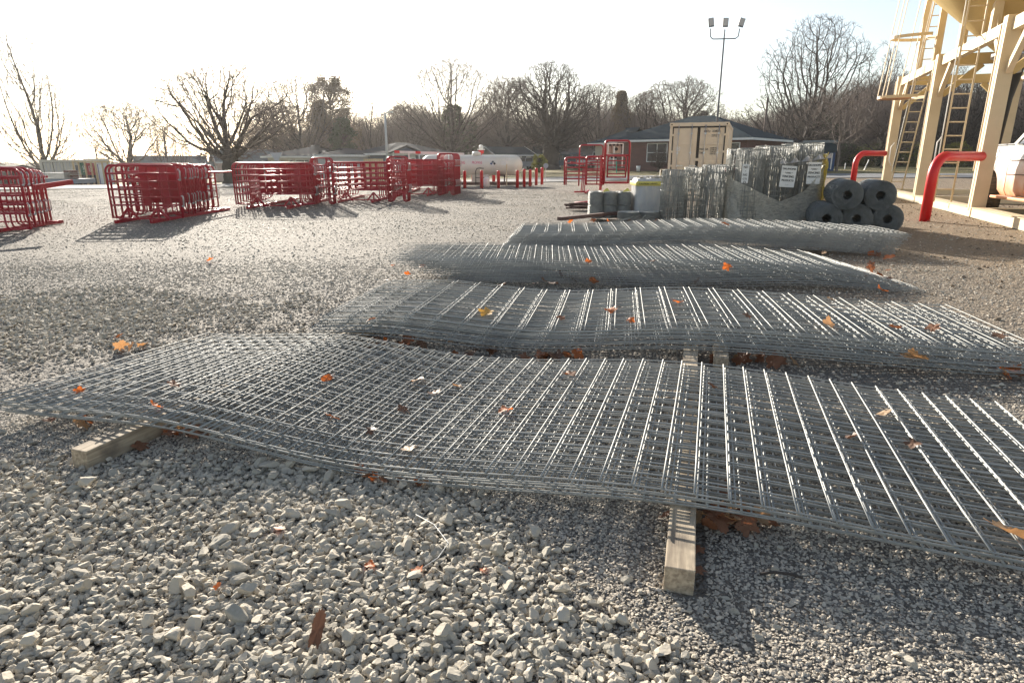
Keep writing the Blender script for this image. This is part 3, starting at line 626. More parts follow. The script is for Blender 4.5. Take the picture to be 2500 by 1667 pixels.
# stretch film around the lower part, V shaped dip in front
def film():
    b = MB(); N = 96; hw, hd = .90, .62; cy = pc.y+.28; rows = 14; vs = []; fs = []
    per = []
    for k in range(N):
        a = 2*math.pi*k/N-math.pi/2; ca, sa = math.cos(a), math.sin(a); q = (abs(ca)**5+abs(sa)**5)**(-1/5)
        per.append((q*ca, q*sa))
    for r_ in range(rows+1):
        for k, (u, v) in enumerate(per):
            if v < -.5: top = .50+.42*abs(u-.0)**1.1+(.25*max(0, u-.45)*2.4)
            elif u > .5: top = 1.42
            elif u < -.5: top = 1.0
            else: top = 1.25
            t = r_/rows; z = .03+(top-.03)*t
            k2 = 1+.02*math.sin(k*1.7+r_)+.03*noise.noise(Vector((u*3, v*3, z*4)))+.02*(1-t)
            vs.append((pc.x+u*hw*k2+(.03*u), cy+v*hd*k2+.04*(1 if v < -.5 else 0)*math.sin(t*3), z))
    for r_ in range(rows):
        for k in range(N): l = (k+1) % N; fs.append((r_*N+k, r_*N+l, (r_+1)*N+l, (r_+1)*N+k))
    b.add(vs, fs, True); T(b.build('stretch_film', M['film']), 'torn translucent stretch film around the lower pallet rolls, dipping to a V', 'plastic film')
    b = MB(); vs = []; fs = []
    for i in range(15):
        z = .1+i/14*1.35
        for j in range(7):
            u = j/6; vs.append((pc.x+.86+.07*math.sin(u*3)+.02*math.sin(i*1.3+j), cy-.60+u*.5+.02*math.sin(i*2.), z-.05*u))
    for i in range(14):
        for j in range(6): fs.append((i*7+j, i*7+j+1, (i+1)*7+j+1, (i+1)*7+j))
    b.add(vs, fs, True); o = b.build('yellow_film', M['filmy']); T(o, 'yellow strip of plastic hanging on the right corner of the wrapped pallet', 'plastic film')
    s_ = o.modifiers.new('t', 'SOLIDIFY'); s_.thickness = .004
    b = MB(); vs = []; fs = []
    for i in range(25):
        t = i/24
        for j in range(5): vs.append((pc.x-.1+t*1.0, cy-.66+.03*math.sin(i*.9)+.012*j, 1.22+.12*t+(.05+.05*math.sin(i*1.1))*(j/4)))
    for i in range(24):
        for j in range(4): fs.append((i*5+j, i*5+j+1, (i+1)*5+j+1, (i+1)*5+j))
    b.add(vs, fs, True); T(b.build('film_band', M['filmg']), 'twisted band of clear film across the tall rolls above their labels', 'plastic film')
film()
def paper_label(x, y, z, rz, lines, lab, wd=.20, ht=.36, sz=.05, tilt=0):
    e = E('paper_label', (x, y, z), rz, lab, 'label', 'fence roll labels'); e.rotation_euler = (0, tilt, rz)
    m = MB(); m.box((0, 0, ht/2), (wd, .004, ht)); m.build('paper', M['white'], e, bevel=0)
    for i, (t, s) in enumerate(lines): put_text(t, s, M['text'], e, (0, -.006, ht-.075-i*.074), 0, 'CENTER', sx=.9)
LN = [('OKLAHOMA', .052), ('* STEEL *', .040), ('FENCING', .060), ('PRODUCTS', .052), ('-- - -- -', .03)]
paper_label(PX[1]+.09, pc.y-.325, .78, .0, LN, 'white paper label with full lettering on the middle tall roll', .30, .41, tilt=.06)
paper_label(PX[2]+.05, pc.y-.30, .84, .0, LN, 'white paper label partly under film on the right tall roll', .27, .42)
paper_label(PX[0]-.19, pc.y-.30, .86, -.5, [('ND', .06), ('*', .04), ('NG', .06), ('CTS', .05), ('O', .07)], 'narrow white paper label at the left edge of the left tall roll', .13)
# lying rolls, a pyramid of five
def lying_mesh(seed, rad=.262, L=1.25):
    rd = random.Random(seed); b = MB()
    for j in range(15):
        y = L*j/14
        for r_ in np.arange(.085, rad+.001, .0155 if j in (0, 1, 14) else .05):
            pts = [((r_+.003*math.sin(5*a+r_*60))*math.cos(a), y+rd.uniform(-.012, .004 if j else .012), (r_+.003*math.sin(5*a+r_*60))*math.sin(a)) for a in [2*math.pi*k/36 for k in range(36)]]
            b.tube(pts, .0055 if j in (0, 1, 14) else .004, 4, closed=True)
        if j not in (0, 14):
            pts = [(rad*math.cos(a), y, rad*math.sin(a)) for a in [2*math.pi*k/36 for k in range(36)]]; b.tube(pts, .005, 4, closed=True)
    for r_, n in ((rad, 46), (rad*.93, 40), (rad*.8, 30), (.088, 16)):
        for k in range(n):
            a = 2*math.pi*k/n+rd.uniform(-.04, .04); b.tube([(r_*math.cos(a+.01*i), L*i/3, r_*math.sin(a+.01*i)) for i in range(4)], .0045, 4)
    pr_ = [(.10, .04), (.10, L-.04), (rad*.93, L-.04), (rad*.93, .04), (.10, .04)]; b.lathe([(1e-5+q[0], q[1]) for q in pr_], 28, M=Matrix.Rotation(R(-90), 3, 'X'), sm=True); b.f = b.f[:-2]; b.smooth = b.smooth[:-2]
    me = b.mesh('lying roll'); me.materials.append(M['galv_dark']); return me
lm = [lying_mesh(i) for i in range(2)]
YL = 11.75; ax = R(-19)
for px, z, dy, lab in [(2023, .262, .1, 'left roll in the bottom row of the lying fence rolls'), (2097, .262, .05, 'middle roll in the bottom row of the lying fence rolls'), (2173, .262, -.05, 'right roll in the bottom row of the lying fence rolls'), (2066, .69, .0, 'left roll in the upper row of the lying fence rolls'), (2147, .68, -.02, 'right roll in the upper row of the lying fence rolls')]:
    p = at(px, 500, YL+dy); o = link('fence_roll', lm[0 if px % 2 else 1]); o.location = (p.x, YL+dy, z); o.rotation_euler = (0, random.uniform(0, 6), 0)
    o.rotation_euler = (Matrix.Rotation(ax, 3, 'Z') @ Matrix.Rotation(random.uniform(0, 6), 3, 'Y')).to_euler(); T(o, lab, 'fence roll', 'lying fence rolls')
p = at(2012, 470, 14.5); m = MB(); m.box((0, 0, .3), (.5, .5, .6)); m.box((0, 0, .62), (.56, .56, .04)); T(m.build('crate', M['lumber'], loc=(p.x, 14.4, 0), rot=(0, 0, .2), bevel=.01), 'yellowish wooden crate between the wrapped pallet and the lying rolls', 'crate')
# barbed wire spools
def coil_mesh(seed, rad=.158, h=.285):
    rd = random.Random(seed); b = MB(); pts = []; turns = 15; n = 24
    for l, q in ((0, 1.), (1, .86)):
        pts = []
        for i in range(turns*n):
            a = 2*math.pi*i/n; z = .01+(h-.02)*i/(turns*n); rr = rad*q*(1+rd.uniform(-.02, .02)); pts.append((rr*math.cos(a), rr*math.sin(a), z))
        b.tube(pts, .0085 if l == 0 else .01, 4)
    for i in range(120):
        a = rd.uniform(0, 6.28); z = rd.uniform(.01, h); p = Vector((rad*math.cos(a), rad*math.sin(a), z)); b.tube([p, p+Vector((math.cos(a)*.014, math.sin(a)*.014, rd.uniform(-.02, .02)))], .0022, 3)
    for q in (.95, .8, .65, .5): b.tube([(rad*q*math.cos(a), rad*q*math.sin(a), h-.004+rd.uniform(-.008, .008)) for a in [2*math.pi*k/20 for k in range(20)]], .009, 4, closed=True)
    b.lathe([(rad*.8, .01), (rad*.8, h-.012), (rad*.3, h-.02)], 18)
    me = b.mesh('coil'); me.materials.append(M['galv_dull']); return me
cm = [coil_mesh(i) for i in range(3)]
Yb = 14.6
for i, px in enumerate((1455, 1489, 1523)):
    for j in range(2):
        for k in range(2):
            x = at(px, 505, Yb+j*.34).x if j == 0 else at(px, 505, Yb).x+.02
            o = link('barbed_wire_spool', cm[(i+j+k) % 3]); o.location = (x, Yb+j*.34, .03+k*.292); o.rotation_euler = (0, 0, random.uniform(0, 6))
            T(o, '%s barbed wire spool in the %s layer of the %s row' % (['left', 'middle', 'right'][i], ['lower', 'upper'][k], ['front', 'rear'][j]), 'wire spool', 'barbed wire spools')
for px, py, lab, gr in [(1480, 503, 'yellow scrap of tape on the middle barbed wire spool', 'yel'), (1530, 500, 'yellow scrap of tape on the right barbed wire spool', 'yel')]:
    p = at(px, 476, Yb); m = MB(); m.add([(-.1,0,0),(.08,.01,.02),(.02,.03,.09),(-.04,.02,.05),(-.1,.006,0),(.08,.016,.02),(.02,.036,.09),(-.04,.026,.05)], [(0,1,2,3),(7,6,5,4),(0,4,5,1),(1,5,6,2),(2,6,7,3),(3,7,4,0)]); T(m.build('tape_scrap', M['yellow'], loc=(p.x, Yb, .61)), lab, 'tape')
for px, py, z, s, lab in [(1535, 533, .10, 1.25, 'low coil of wire in front of the grey wrapped stack, left one'), (1583, 532, .10, 1.15, 'low coil of wire in front of the grey wrapped stack, right one')]:
    p = at(px, 525, 13.6); o = link('wire_coil', cm[0]); o.location = (p.x, 13.6, z); o.scale = (s*1.15, s*1.15, .55); T(o, lab, 'wire coil')
# flat wire bundles under and in front of the coils
m = MB()
for i in range(26):
    a = at(1425+random.uniform(-8, 40), 545, 12.8); m.tube([(a.x+random.uniform(0, .9), 12.6+random.uniform(0, .5), .02+random.uniform(0, .07)), (a.x+1.1+random.uniform(0, .5), 13.5+random.uniform(0, .3), .08+random.uniform(0, .15))], .006, 4)
T(m.build('wire_bundle', M['galv_dull']), 'tangled bundle of straight wires behind the long dark plank', 'wire bundle')
# grey wrapped stack
def wrapped():
    x0 = at(1548, 500, 14.5).x; x1 = at(1620, 500, 14.5).x; b = MB(); N = 40; vs = []; rows = 12
    for r_ in range(rows+1):
        for k in range(N):
            a = 2*math.pi*k/N; ca, sa = math.cos(a), math.sin(a); q = (abs(ca)**6+abs(sa)**6)**(-1/6); s = (1+.03*noise.noise(Vector((ca*2, sa*2, r_*.5))))*(.94 if r_ == rows else 1)
            vs.append(((x0+x1)/2+q*ca*(x1-x0)/2*s, 14.7+q*sa*.35*s, .04+.86*r_/rows+(.02*math.sin(k) if r_ == rows else 0)))
    fs = [(r_*N+k, r_*N+(k+1) % N, (r_+1)*N+(k+1) % N, (r_+1)*N+k) for r_ in range(rows) for k in range(N)]+[tuple(rows*N+k for k in range(N))]
    e = E('wrapped_bundle', (0, 0, 0), 0, 'square bundle in grey plastic wrap with a yellow printed band near its top', 'wrapped bundle')
    b.add(vs, fs, True); b.build('wrap', mat('grey plastic wrap', (.42,.44,.47), .3, 0, (.55,.54,.52), 6, bump=.9, bsc=14, stretch=(1,1,.35)), e)
    m = MB(); m.box(((x0+x1)/2, 14.7, .80), (x1-x0+.03, .74, .10)); m.build('printed_band', M['yellow'], e, bevel=.03)
    put_text('CAUTION  HEAVY', .05, M['text'], e, (x0+.05, 14.32, .78))
    for i in range(9):
        o = link('stone', rocks[i % 9]); s = random.uniform(.03, .075); o.location = (random.uniform(x0+.05, x1), 14.45+random.uniform(0, .3), .93); o.scale = (s, s, s*.7); T(o, ORD[i]+' pale lump lying on top of the grey wrapped bundle', 'stone', 'lumps on the wrapped bundle')
wrapped()
p = G(1430, 512); 
m = MB()
for i in range(7): m.tube([(p.x-.5+random.uniform(-.1, .1), p.y+random.uniform(-.2, .3), .04+.02*i), (p.x+.55+random.uniform(-.1, .1), p.y+random.uniform(-.1, .4), .05+.025*i)], .03, 6)
T(m.build('post_bundle', M['rust']), 'small heap of dark red steel posts left of the barbed wire spools', 'post bundle')
m = MB()
for i in range(3): m.tube([(p.x-.3, p.y+.1*i, .17), (p.x+.6, p.y+.05+.1*i, .24)], .022, 6)
T(m.build('red_pipe', M['red']), 'red pipes lying on the dark heap left of the barbed wire spools', 'pipe')

# ---------------- red corral panels ----------------
def corral_mesh(W, Hh, legs=True, plates=(.42, .72), rails=6, low=.28, r=.018):
    b = MB(); zt = Hh; rc = .13
    def arc(cx, cz, a0, a1): return [(cx+rc*math.cos(a), 0, cz+rc*math.sin(a)) for a in np.linspace(a0, a1, 6)]
    pts = [(0, 0, .0)]+arc(rc, zt-rc, math.pi, math.pi/2)+arc(W-rc, zt-rc, math.pi/2, 0)+[(W, 0, .0)]
    b.tube(pts, r*1.25, 8)
    lw = min(.42, W*.24)
    if legs:
        for s in (0, 1):
            f = (lambda x: x) if s == 0 else (lambda x: W-x)
            q = [(f(0), 0, .02), (f(lw*.5), 0, .0), (f(lw-.08), 0, .0), (f(lw-.02), 0, .03), (f(lw), 0, .10), (f(lw), 0, low)]; b.tube(q, r, 6)
    for i in range(rails-1):
        z = low+(zt-low)*(i/(rails-1)); b.tube([(0, 0, z), (W, 0, z)], r*.95, 6)
    for t in (lw/W, 1-lw/W): b.tube([(W*t, 0, low), (W*t, 0, zt)], r*.8, 6)
    return b.mesh('corral')
def plate_mesh(W, Hh, plates, low=.28):
    b = MB()
    for t, wd in plates: b.box((W*t, .0, (low+Hh)/2), (wd, .045, Hh-low-.02))
    return b.mesh('stay')
def pin_mesh(W, Hh):
    b = MB()
    for z in (Hh*.72, Hh*.22):
        b.tube([(W+.03, -.02, z+.22), (W+.05, -.02, z+.24), (W+.07, -.02, z+.2), (W+.06, -.02, z-.0)], .009, 5); b.tube([(W+.03, -.02, z), (W+.05, -.02, z+.02)], .02, 5)
    return b.mesh('pin')
def rack(pxl, pxr, pyf, Hh, rear, n, name, rz=0, plates=((.42, .16), (.62, .2)), lift=.0, fan=.0, tallR=0, zoff=.08, side=0, xskew=0, tops=None):
    A = G(pxl, pyf); B = G(pxr, pyf); W = B.x-A.x; Q = G(*rear); depth = Q.y-B.y; xskew = Q.x-B.x
    base = E('panel_rack', (A.x, A.y, 0), rz, 'red steel skid rack holding the %s' % name, 'rack')
    m = MB()
    for x in (.22*W, .72*W):
        m.box((x, depth*.36, .035), (.07, depth*.72+.9, .07))
    for y in (-.15, depth*.7): m.box((W*.5, y, .075), (W*.6, .05, .03))
    m.build('skid', M['red'], base, bevel=.006)
    for x in (.30*W, .72*W):
        for y in (-.12,):
            m = MB(); m.bar((x-.22, y, .05), (x, y, .30), .045); m.bar((x+.22, y, .05), (x, y, .30), .045); m.bar((x, y, .05), (x, y, .30), .04); m.build('a_frame', M['red'], base)
    m = MB()
    for z in (Hh*.82,): m.box((W*.5, depth*.5+.1, z), (.07, depth+.9, .05))
    m.build('spine', M['red'], base)
    mesh = corral_mesh(W, Hh-zoff); mesh.materials.append(M['red']); pms = [[plate_mesh(W, Hh-zoff, [(a+.06*(q-1), b*.62)]) for a, b in plates] for q in range(3)]; [r2.materials.append(M['red']) for q in pms for r2 in q]; nm = pin_mesh(W, Hh-zoff); nm.materials.append(M['steel'])
    rd = random.Random(int(pxl)+n)
    for i in range(n):
        t = i/(n-1); dx = fan*t+rd.uniform(-.03, .03)+xskew*t
        r_ = E('corral_panel', (A.x+dx*math.cos(rz)-(depth*t)*math.sin(rz), A.y+depth*t*math.cos(rz)+dx*math.sin(rz), zoff+lift+rd.uniform(-.02, .025)-(.04*t)), rz+rd.uniform(-.02, .02),
               ('front red corral panel of the %s' if i == 0 else 'rearmost red corral panel of the %s' if i == n-1 else ORD[i]+' red corral panel from the front in the %s') % name, 'corral panel', 'panels of the '+name)
        link('frame', mesh, None, r_); link('latch_pin', nm, None, r_)
        for q in (pms[i % 3] if i else []): link('stay', q, None, r_)
    return A, W
rack(-330, 66, 574, 1.15, (122, 543), 7, 'leftmost stack', rz=.05, fan=.15)
rack(276, 445, 541, 1.20, (531, 508), 13, 'second red stack', plates=((.5, .26), (.78, .3)), fan=.0)
rack(577, 770, 508, 1.20, (799, 485), 11, 'third red stack', plates=((.34, .25), (.55, .22), (.8, .22)), fan=-.1)
rack(800, 960, 493, 1.22, (985, 478), 8, 'fourth red stack', plates=((.3, .08), (.55, .08)))
rack(948, 1086, 478, 1.30, (1118, 460), 14, 'stack beside the propane tank', plates=((.25, .3), (.55, .35), (.82, .3)))
for px, Y, Hh, n, nm in [(944, 20.6, 1.42, 3, 'tall narrow gates at the right end of the fourth stack'), (1068, 24.5, 1.55, 6, 'tall narrow gates at the right end of the fifth stack'), (757, 19.4, 1.38, 3, 'tall gates sticking up between the third and fourth stacks')]:
    W = .62; mesh = corral_mesh(W, Hh-.05, True); mesh.materials.append(M['red']); pm = plate_mesh(W, Hh-.05, ((.3, .07), (.75, .07))); pm.materials.append(M['red']); nm_ = pin_mesh(W, Hh-.1); nm_.materials.append(M['steel'])
    for i in range(n):
        p = gx(px+i*3, Y+i*.22); r_ = E('narrow_gate', (p.x, Y+i*.22, .03), random.uniform(-.05, .05), ['front', 'second', 'third', 'fourth', 'fifth', 'rearmost'][i]+' of the '+nm, 'gate', nm); link('frame', mesh, None, r_); link('latch_pin', nm_, None, r_)
for a, b, z1, z2, lab in [(G(30, 575), G(210, 540), .95, 1.02, 'long red square tube jutting right from the leftmost panel stack')]:
    m = MB(); m.bar(at(84, 458, 11.9), at(176, 444, 12.6), .06, .09); T(m.build('red_tube', M['red']), lab, 'steel tube')

# squeeze chute (red cattle handling frame)
def chute():
    Y = 27.; P = lambda px, py: at(px, py, Y); base = P(1375, 452); k = P(1376, 452).x-base.x
    e = E('cattle_chute', (0, 0, 0), 0, 'red cattle handling chute with tall door frame, standing alone beside the road', 'cattle chute')
    def fr(name, x0, x1, y0, y1, zt, rails, r=.03, rc=.12, bottom=True, dy=0, col='red', stays=()):
        A = P(x0, 440); B = P(x1, 440); b = MB(); zb = P(x0, y1).z; zt = P(x0, y0).z
        pts = [(A.x, Y+dy, zb)]+[(A.x+rc-rc*math.cos(a), Y+dy, zt-rc+rc*math.sin(a)) for a in np.linspace(0, math.pi/2, 5)]+[(B.x-rc+rc*math.sin(a), Y+dy, zt-rc+rc*math.cos(a)) for a in np.linspace(0, math.pi/2, 5)]+[(B.x, Y+dy, zb)]
        b.tube(pts, r, 8)
        for y in rails: z = P(x0, y).z; b.tube([(A.x, Y+dy, z), (B.x, Y+dy, z)], r*.8, 6)
        if bottom: b.tube([(A.x, Y+dy, zb+.03), (B.x, Y+dy, zb+.03)], r, 6)
        for t in stays: x = A.x+(B.x-A.x)*t; b.tube([(x, Y+dy, zb), (x, Y+dy, zt)], r*.8, 6)
        return b.build(name, M[col], e)
    fr('side_panel', 1378, 1430, 385, 452, 0, (399, 409, 419, 428, 437), .035, stays=(.08,), bottom=False)
    fr('tall_frame', 1415, 1472, 354, 455, 0, (384,), .03, bottom=False, dy=.3)
    fr('door_frame', 1479, 1539, 343, 449, 0, (379,), .045, dy=.5)
    fr('gate', 1485, 1530, 381, 435, 0, (393, 404, 414, 425), .03, dy=.35, stays=(.0, 1.))
    fr('centre_panel', 1430, 1475, 382, 452, 0, (390, 397, 403, 413, 417, 424, 428, 434, 442), .028, stays=(.06, .62, .95), dy=.1)
    m = MB()
    for x in (1424, 1463): m.bar((P(x, 450).x, Y-.9, .04), (P(x, 450).x+.35, Y+1.1, .04), .08, .06)
    m.bar((P(1400, 458).x, Y-.4, .05), (P(1465, 458).x, Y-.3, .05), .06)
    m.build('skid', M['red'], e)
    m = MB()
    for i in range(3): m.bar((P(1418+i*4, 450).x, Y-.2, .05), (P(1424+i*3, 400).x, Y, .95), .035)
    for i in range(5):
        x = P(1465+i*1.6, 440).x; m.bar((x, Y+.1*i, .1), (x, Y+.1*i, 1.5-.1*i), .05)
    m.bar((P(1392, 394).x, Y-.1, P(1392, 396).z), (P(1425, 401).x, Y-.1, P(1425, 402).z), .07)
    m.bar((P(1440, 398).x, Y-.1, P(1440, 396).z), (P(1470, 395).x, Y-.1, P(1470, 396).z), .05)
    m.build('squeeze_bars', M['red'], e)
    m = MB()
    for x, y0, y1 in ((1508, 394, 423), (1386, 400, 428)): m.bar((P(x, y0).x, Y+.28, P(x, y0).z), (P(x, y1).x, Y+.28, P(x, y1).z), .03)
    m.build('rubber_strip', M['teal'], e)
    m = MB(); A = P(1483, 350); B = P(1524, 371); Yb_ = Y+1.0
    x0, x1 = A.x+.05, B.x+.1; z0, z1 = B.z-.1, A.z
    m.box(((x0+x1)/2, Yb_, (z0+z1)/2), (x1-x0, .05, z1-z0)); m.build('control_board', M['beige'], e)
    m = MB(); 
    for z in (z1+.0, z0, z0-.25): m.bar((x0, Yb_-.05, z), (x1, Yb_-.05, z), .05)
    for x in (x0+.12, (x0+x1)/2+.0, x1): m.bar((x, Yb_-.05, z0-.5), (x, Yb_-.05, z1), .045)
    m.build('board_frame', M['steel'], e)
    m = MB()
    for i in range(4): m.box((x0+.2+i*.16, Yb_-.09, z1-.05), (.07, .06, .08))
    cx = (x0+x1)/2+.1; cz = (z0+z1)/2
    for a, b_ in (((cx-.22, cz-.18), (cx+.22, cz-.18)), ((cx-.22, cz+.18), (cx+.22, cz+.18)), ((cx-.22, cz-.18), (cx-.22, cz+.18)), ((cx+.22, cz-.18), (cx+.22, cz+.18))): m.bar((a[0], Yb_-.07, a[1]), (b_[0], Yb_-.07, b_[1]), .02)
    m.lathe([(.07, 0), (.07, .03)], 12, (cx, Yb_-.04, cz), Matrix.Rotation(R(90), 3, 'X')); m.build('valves', M['black'], e)
chute()
# ---------------- shipping container ----------------
def container():
    Y = 28.4; B = at(1768, 440, Y); W = 2.44; ang = R(-20); A = B-Vector((math.cos(ang), math.sin(ang), 0))*W
    z0 = .05; Hc = 2.80; Lc = 6.06
    e = E('shipping_container', (A.x, A.y, z0), ang, 'beige shipping container with closed double doors in front of the brick house', 'container')
    m = MB(); N = 60; vs = []
    for s in (0, W):
        for i in range(N+1):
            t = i/N; ph = (i % 6); dx = .035 if ph in (2, 3) else 0.0
            x = .03+dx if s == 0 else W-.03-dx
            vs += [(x, .12+t*(Lc-.24), .16), (x, .12+t*(Lc-.24), Hc-.1)]
    k = 2*(N+1); fs = [(i*2, i*2+2, i*2+3, i*2+1) for i in range(N)]+[(k+i*2+1, k+i*2+3, k+i*2+2, k+i*2) for i in range(N)]
    m.add(vs, fs); m.box((W/2, Lc/2, Hc-.04), (W-.1, Lc-.1, .03)); m.box((W/2, Lc-.06, Hc/2), (W-.1, .05, Hc-.2)); m.box((W/2, Lc/2, .12), (W-.1, Lc-.1, .04)); m.build('walls', M['container'], e)
    m = MB()
    for x in (.05, W-.05):
        for y in (.06, Lc-.06): m.box((x, y, Hc/2), (.11, .12, Hc))
        for z in (.07, Hc-.05): m.box((x, Lc/2, z), (.09, Lc-.25, .12))
    for z in (.08, Hc-.07):
        for y in (.06, Lc-.06): m.box((W/2, y, z), (W-.22, .11, .15))
    m.build('frame', M['container'], e)
    m = MB()
    for x in (.07, W-.07):
        for z in (.07, Hc-.07): m.box((x, .03, z), (.18, .17, .15))
    m.build('corner_castings', M['container'], e, bevel=.012)
    m = MB()
    for x in (.07, W-.07):
        for z in (.07, Hc-.07): m.lathe([(.03, 0), (.03, .006)], 10, (x, -.057, z), Matrix.Rotation(R(90), 3, 'X'))
    m.build('casting_holes', M['dark'], e)
    m = MB(); m.box((W/2, .075, Hc/2), (W-.2, .03, Hc-.28))
    for x in (.135, W/2, W-.135): m.box((x, .022, Hc/2), (.045, .05, Hc-.34))
    for z in (.2, Hc-.185): m.box((W/2, .0225, z), (W-.34, .05, .045))
    m.build('door_gasket', M['dark'], e)
    dw = (W-.2-.10)/2
    for s in (0, 1):
        x0 = .12+s*(dw+.06); d = MB(); d.box((x0+dw/2, .045, Hc/2), (dw-.06, .04, Hc-.42))
        for z in (.42, 1.15, 1.95): d.box((x0+dw/2, .018, z), (dw-.16, .025, .15))
        o = d.build('door', M['container'], e, bevel=.008)
        for q in (.24, .76):
            b = MB(); x = x0+dw*q; b.tube([(x, -.03, .1), (x, -.03, Hc-.08)], .017, 8)
            for z in (.25, .75, 1.55, 2.35): b.box((x, -.02, z), (.09, .05, .06))
            b.box((x+.13, -.05, 1.0), (.30, .02, .035)); b.box((x+.02, -.045, 1.0), (.08, .05, .08)); b.build('lock_rod', M['steel'], o)
        b = MB()
        for z in (.45, 1.0, 1.6, 2.3): b.box((.1 if s == 0 else W-.1, -.0, z), (.20, .05, .09))
        b.build('hinge', M['container'], o)
    m = MB(); m.box((W/2, -.01, 1.27), (.20, .05, .11)); m.build('latch_box', M['container'], e)
    def tx(s, sz, x, z, al='LEFT', sx=.8): put_text(s, sz, M['text'], e, (x, .0135, z), 0, al, sx=sx)
    tx('ARTU', .13, W*.585, 2.40); tx('223821 1', .13, W*.73, 2.40, sx=.72); tx('22G2', .13, W*.72, 2.22)
    tx('MAX GR', .125, W*.53, 1.66); tx('TARE', .125, W*.53, 1.51)
    for i, s in enumerate(('30.480 KG', '67.200 LB', '2.190 KG', '4.830 LB')): tx(s, .085, W*.715, 1.72-i*.08, sx=.75)
    tx('NET', .125, W*.53, .82); tx('CU.CAP', .125, W*.53, .66)
    for i, s in enumerate(('28.290 KG', '62.370 LB', '33.2 CU.M', '1,172 CU.FT')): tx(s, .085, W*.705, .88-i*.08, sx=.75)
    m = MB(); m.prism([(W*.27, .90), (W*.31, .70), (W*.35, .90)], .010, .022, 'y'); m.build('warning_triangle', M['yellow'], e)
    m = MB(); m.box((W*.165, .018, 1.72), (.15, .01, .18)); o = m.build('decal', M['white'], e)
    m = MB(); m.tube([(W*.165+.035*math.cos(a), .011, 1.72+.05*math.sin(a)) for a in np.linspace(0, 6.28, 13)], .006, 4); m.build('decal_mark', M['purple'], o)
container()
m = MB(); p = at(1612, 430, 27.); q = at(1637, 430, 27.)
for x in (p.x, (p.x+q.x)/2, q.x): m.tube([(x, 27, 0), (x, 27, .92)], .022, 8)
for z in (.5, .92): m.tube([(p.x, 27, z), (q.x, 27, z)], .022, 8)
T(m.build('handrail', M['cream']), 'pale yellow handrail left of the beige shipping container', 'handrail')
p = at(1782, 425, 17.); m = MB(); m.box((0, 0, .62), (.24, .18, .42)); m.box((0,0,.2), (.1,.1,.42)); T(m.build('red_box', M['redpipe'], loc=(p.x, 17, .28), bevel=.02), 'red metal box between the leaning fence roll and the wrapped pallet', 'box')

# ---------------- propane tank ----------------
def tank():
    Y = 35.; xr = at(1276, 400, Y).x; xl = xr-5.4; zc = at(1200, 403.5, Y).z; r = .52
    e = E('propane_tank', ((xl+xr)/2, Y, 0), .0, 'large off white propane tank on steel legs behind the red bollards', 'tank')
    L = xr-xl; prof = []
    for i in range(9): a = math.pi/2*i/8; prof.append((max(.001, r*math.sin(a)), -L/2+r*(1-math.cos(a))*.95))
    prof += [(r, L/2-r*.95)]+[(max(.001, r*math.cos(math.pi/2*i/8)), L/2-r*.95+r*.95*math.sin(math.pi/2*i/8)) for i in range(1, 9)]
    MX = Matrix.Rotation(R(90), 3, 'Y'); m = MB(); m.lathe(prof, 36, (0, 0, zc), MX); m.build('shell', M['tank'], e)
    m = MB(); m.lathe([(.24, 0), (.24, .10), (.2, .17), (.08, .21), (.001, .215)], 18, (.25, 0, zc+r-.03)); m.build('dome', M['tank'], e)
    m = MB(); m.box((0, -.6, .10), (L+1.0, .12, .14)); m.box((0, .6, .10), (L+1., .12, .14)); m.build('skid', M['rust'], e)
    for x in (-1.55, 1.55):
        m = MB()
        for dx in (-.1, .18): m.box((x+dx, -.35, .32), (.07, .08, .46)); m.box((x+dx, .35, .32), (.07, .08, .46))
        m.box((x+.04, 0, .52), (.34, .95, .07)); m.build('leg', M['rust'], e)
    def sign(x, t, w_, m_, box=True):
        a = .18; y = -math.sqrt(r*r-a*a)-.02; z = zc+a-.05
        if box: b = MB(); b.box((x, y-.005, z), (w_, .012, .2)); o = b.build('sign_plate', M['white'], e)
        put_text(t, .20, m_, e, (x, y-.015, z-.065), 0, 'CENTER', sx=.62)
    sign(-.72, 'NO SMOKING', .8, M['pink'], False); sign(.3, 'PROPANE', .62, M['pink'])
    b = MB(); c = (1.13, -r-.01, zc+.08)
    b.prism([(c[0]-.17, c[2]), (c[0], c[2]-.17), (c[0]+.17, c[2]), (c[0], c[2]+.17)], c[1]-.01, c[1], 'y'); o = b.build('hazard_diamond', M['white'], e)
    for dx, dz, mm in ((-.085, 0, 'blue'), (0, .085, 'navy'), (.085, 0, 'black')):
        b = MB(); b.prism([(c[0]+dx-.07, c[2]+dz), (c[0]+dx, c[2]+dz-.07), (c[0]+dx+.07, c[2]+dz), (c[0]+dx, c[2]+dz+.07)], c[1]-.018, c[1]-.011, 'y'); b.build('diamond_field', M[mm], o)
    m = MB(); x = at(1237, 430, Y-1.1).x-(xl+xr)/2; m.box((x, -1.1, .55), (.06, .06, 1.1)); m.build('gauge_post', M['cream'], e)
    m = MB(); m.box((x-.15, -1.16, 1.14), (.26, .08, .18)); m.box((x, -1.14, 1.33), (.17, .06, .15)); m.build('meter_box', M['white'], e)
    m = MB(); x = at(1167, 400, Y-1).x-(xl+xr)/2
    m.tube([(x-.12, -1.1, .05), (x-.12, -1.1, .75), (x-.05, -1.1, .88), (x+.1, -1.1, .9), (x+.3, -1.1, .88)], .022, 6); m.tube([(x-.15, -1.1, .42), (x+.35, -1.1, .42)], .02, 6); m.build('pump_pipe', M['black'], e)
    m = MB(); m.box((x+.1, -.2, .35), (.9, .5, .42)); m.build('pump_cabinet', M['offwhite'], e)
tank()
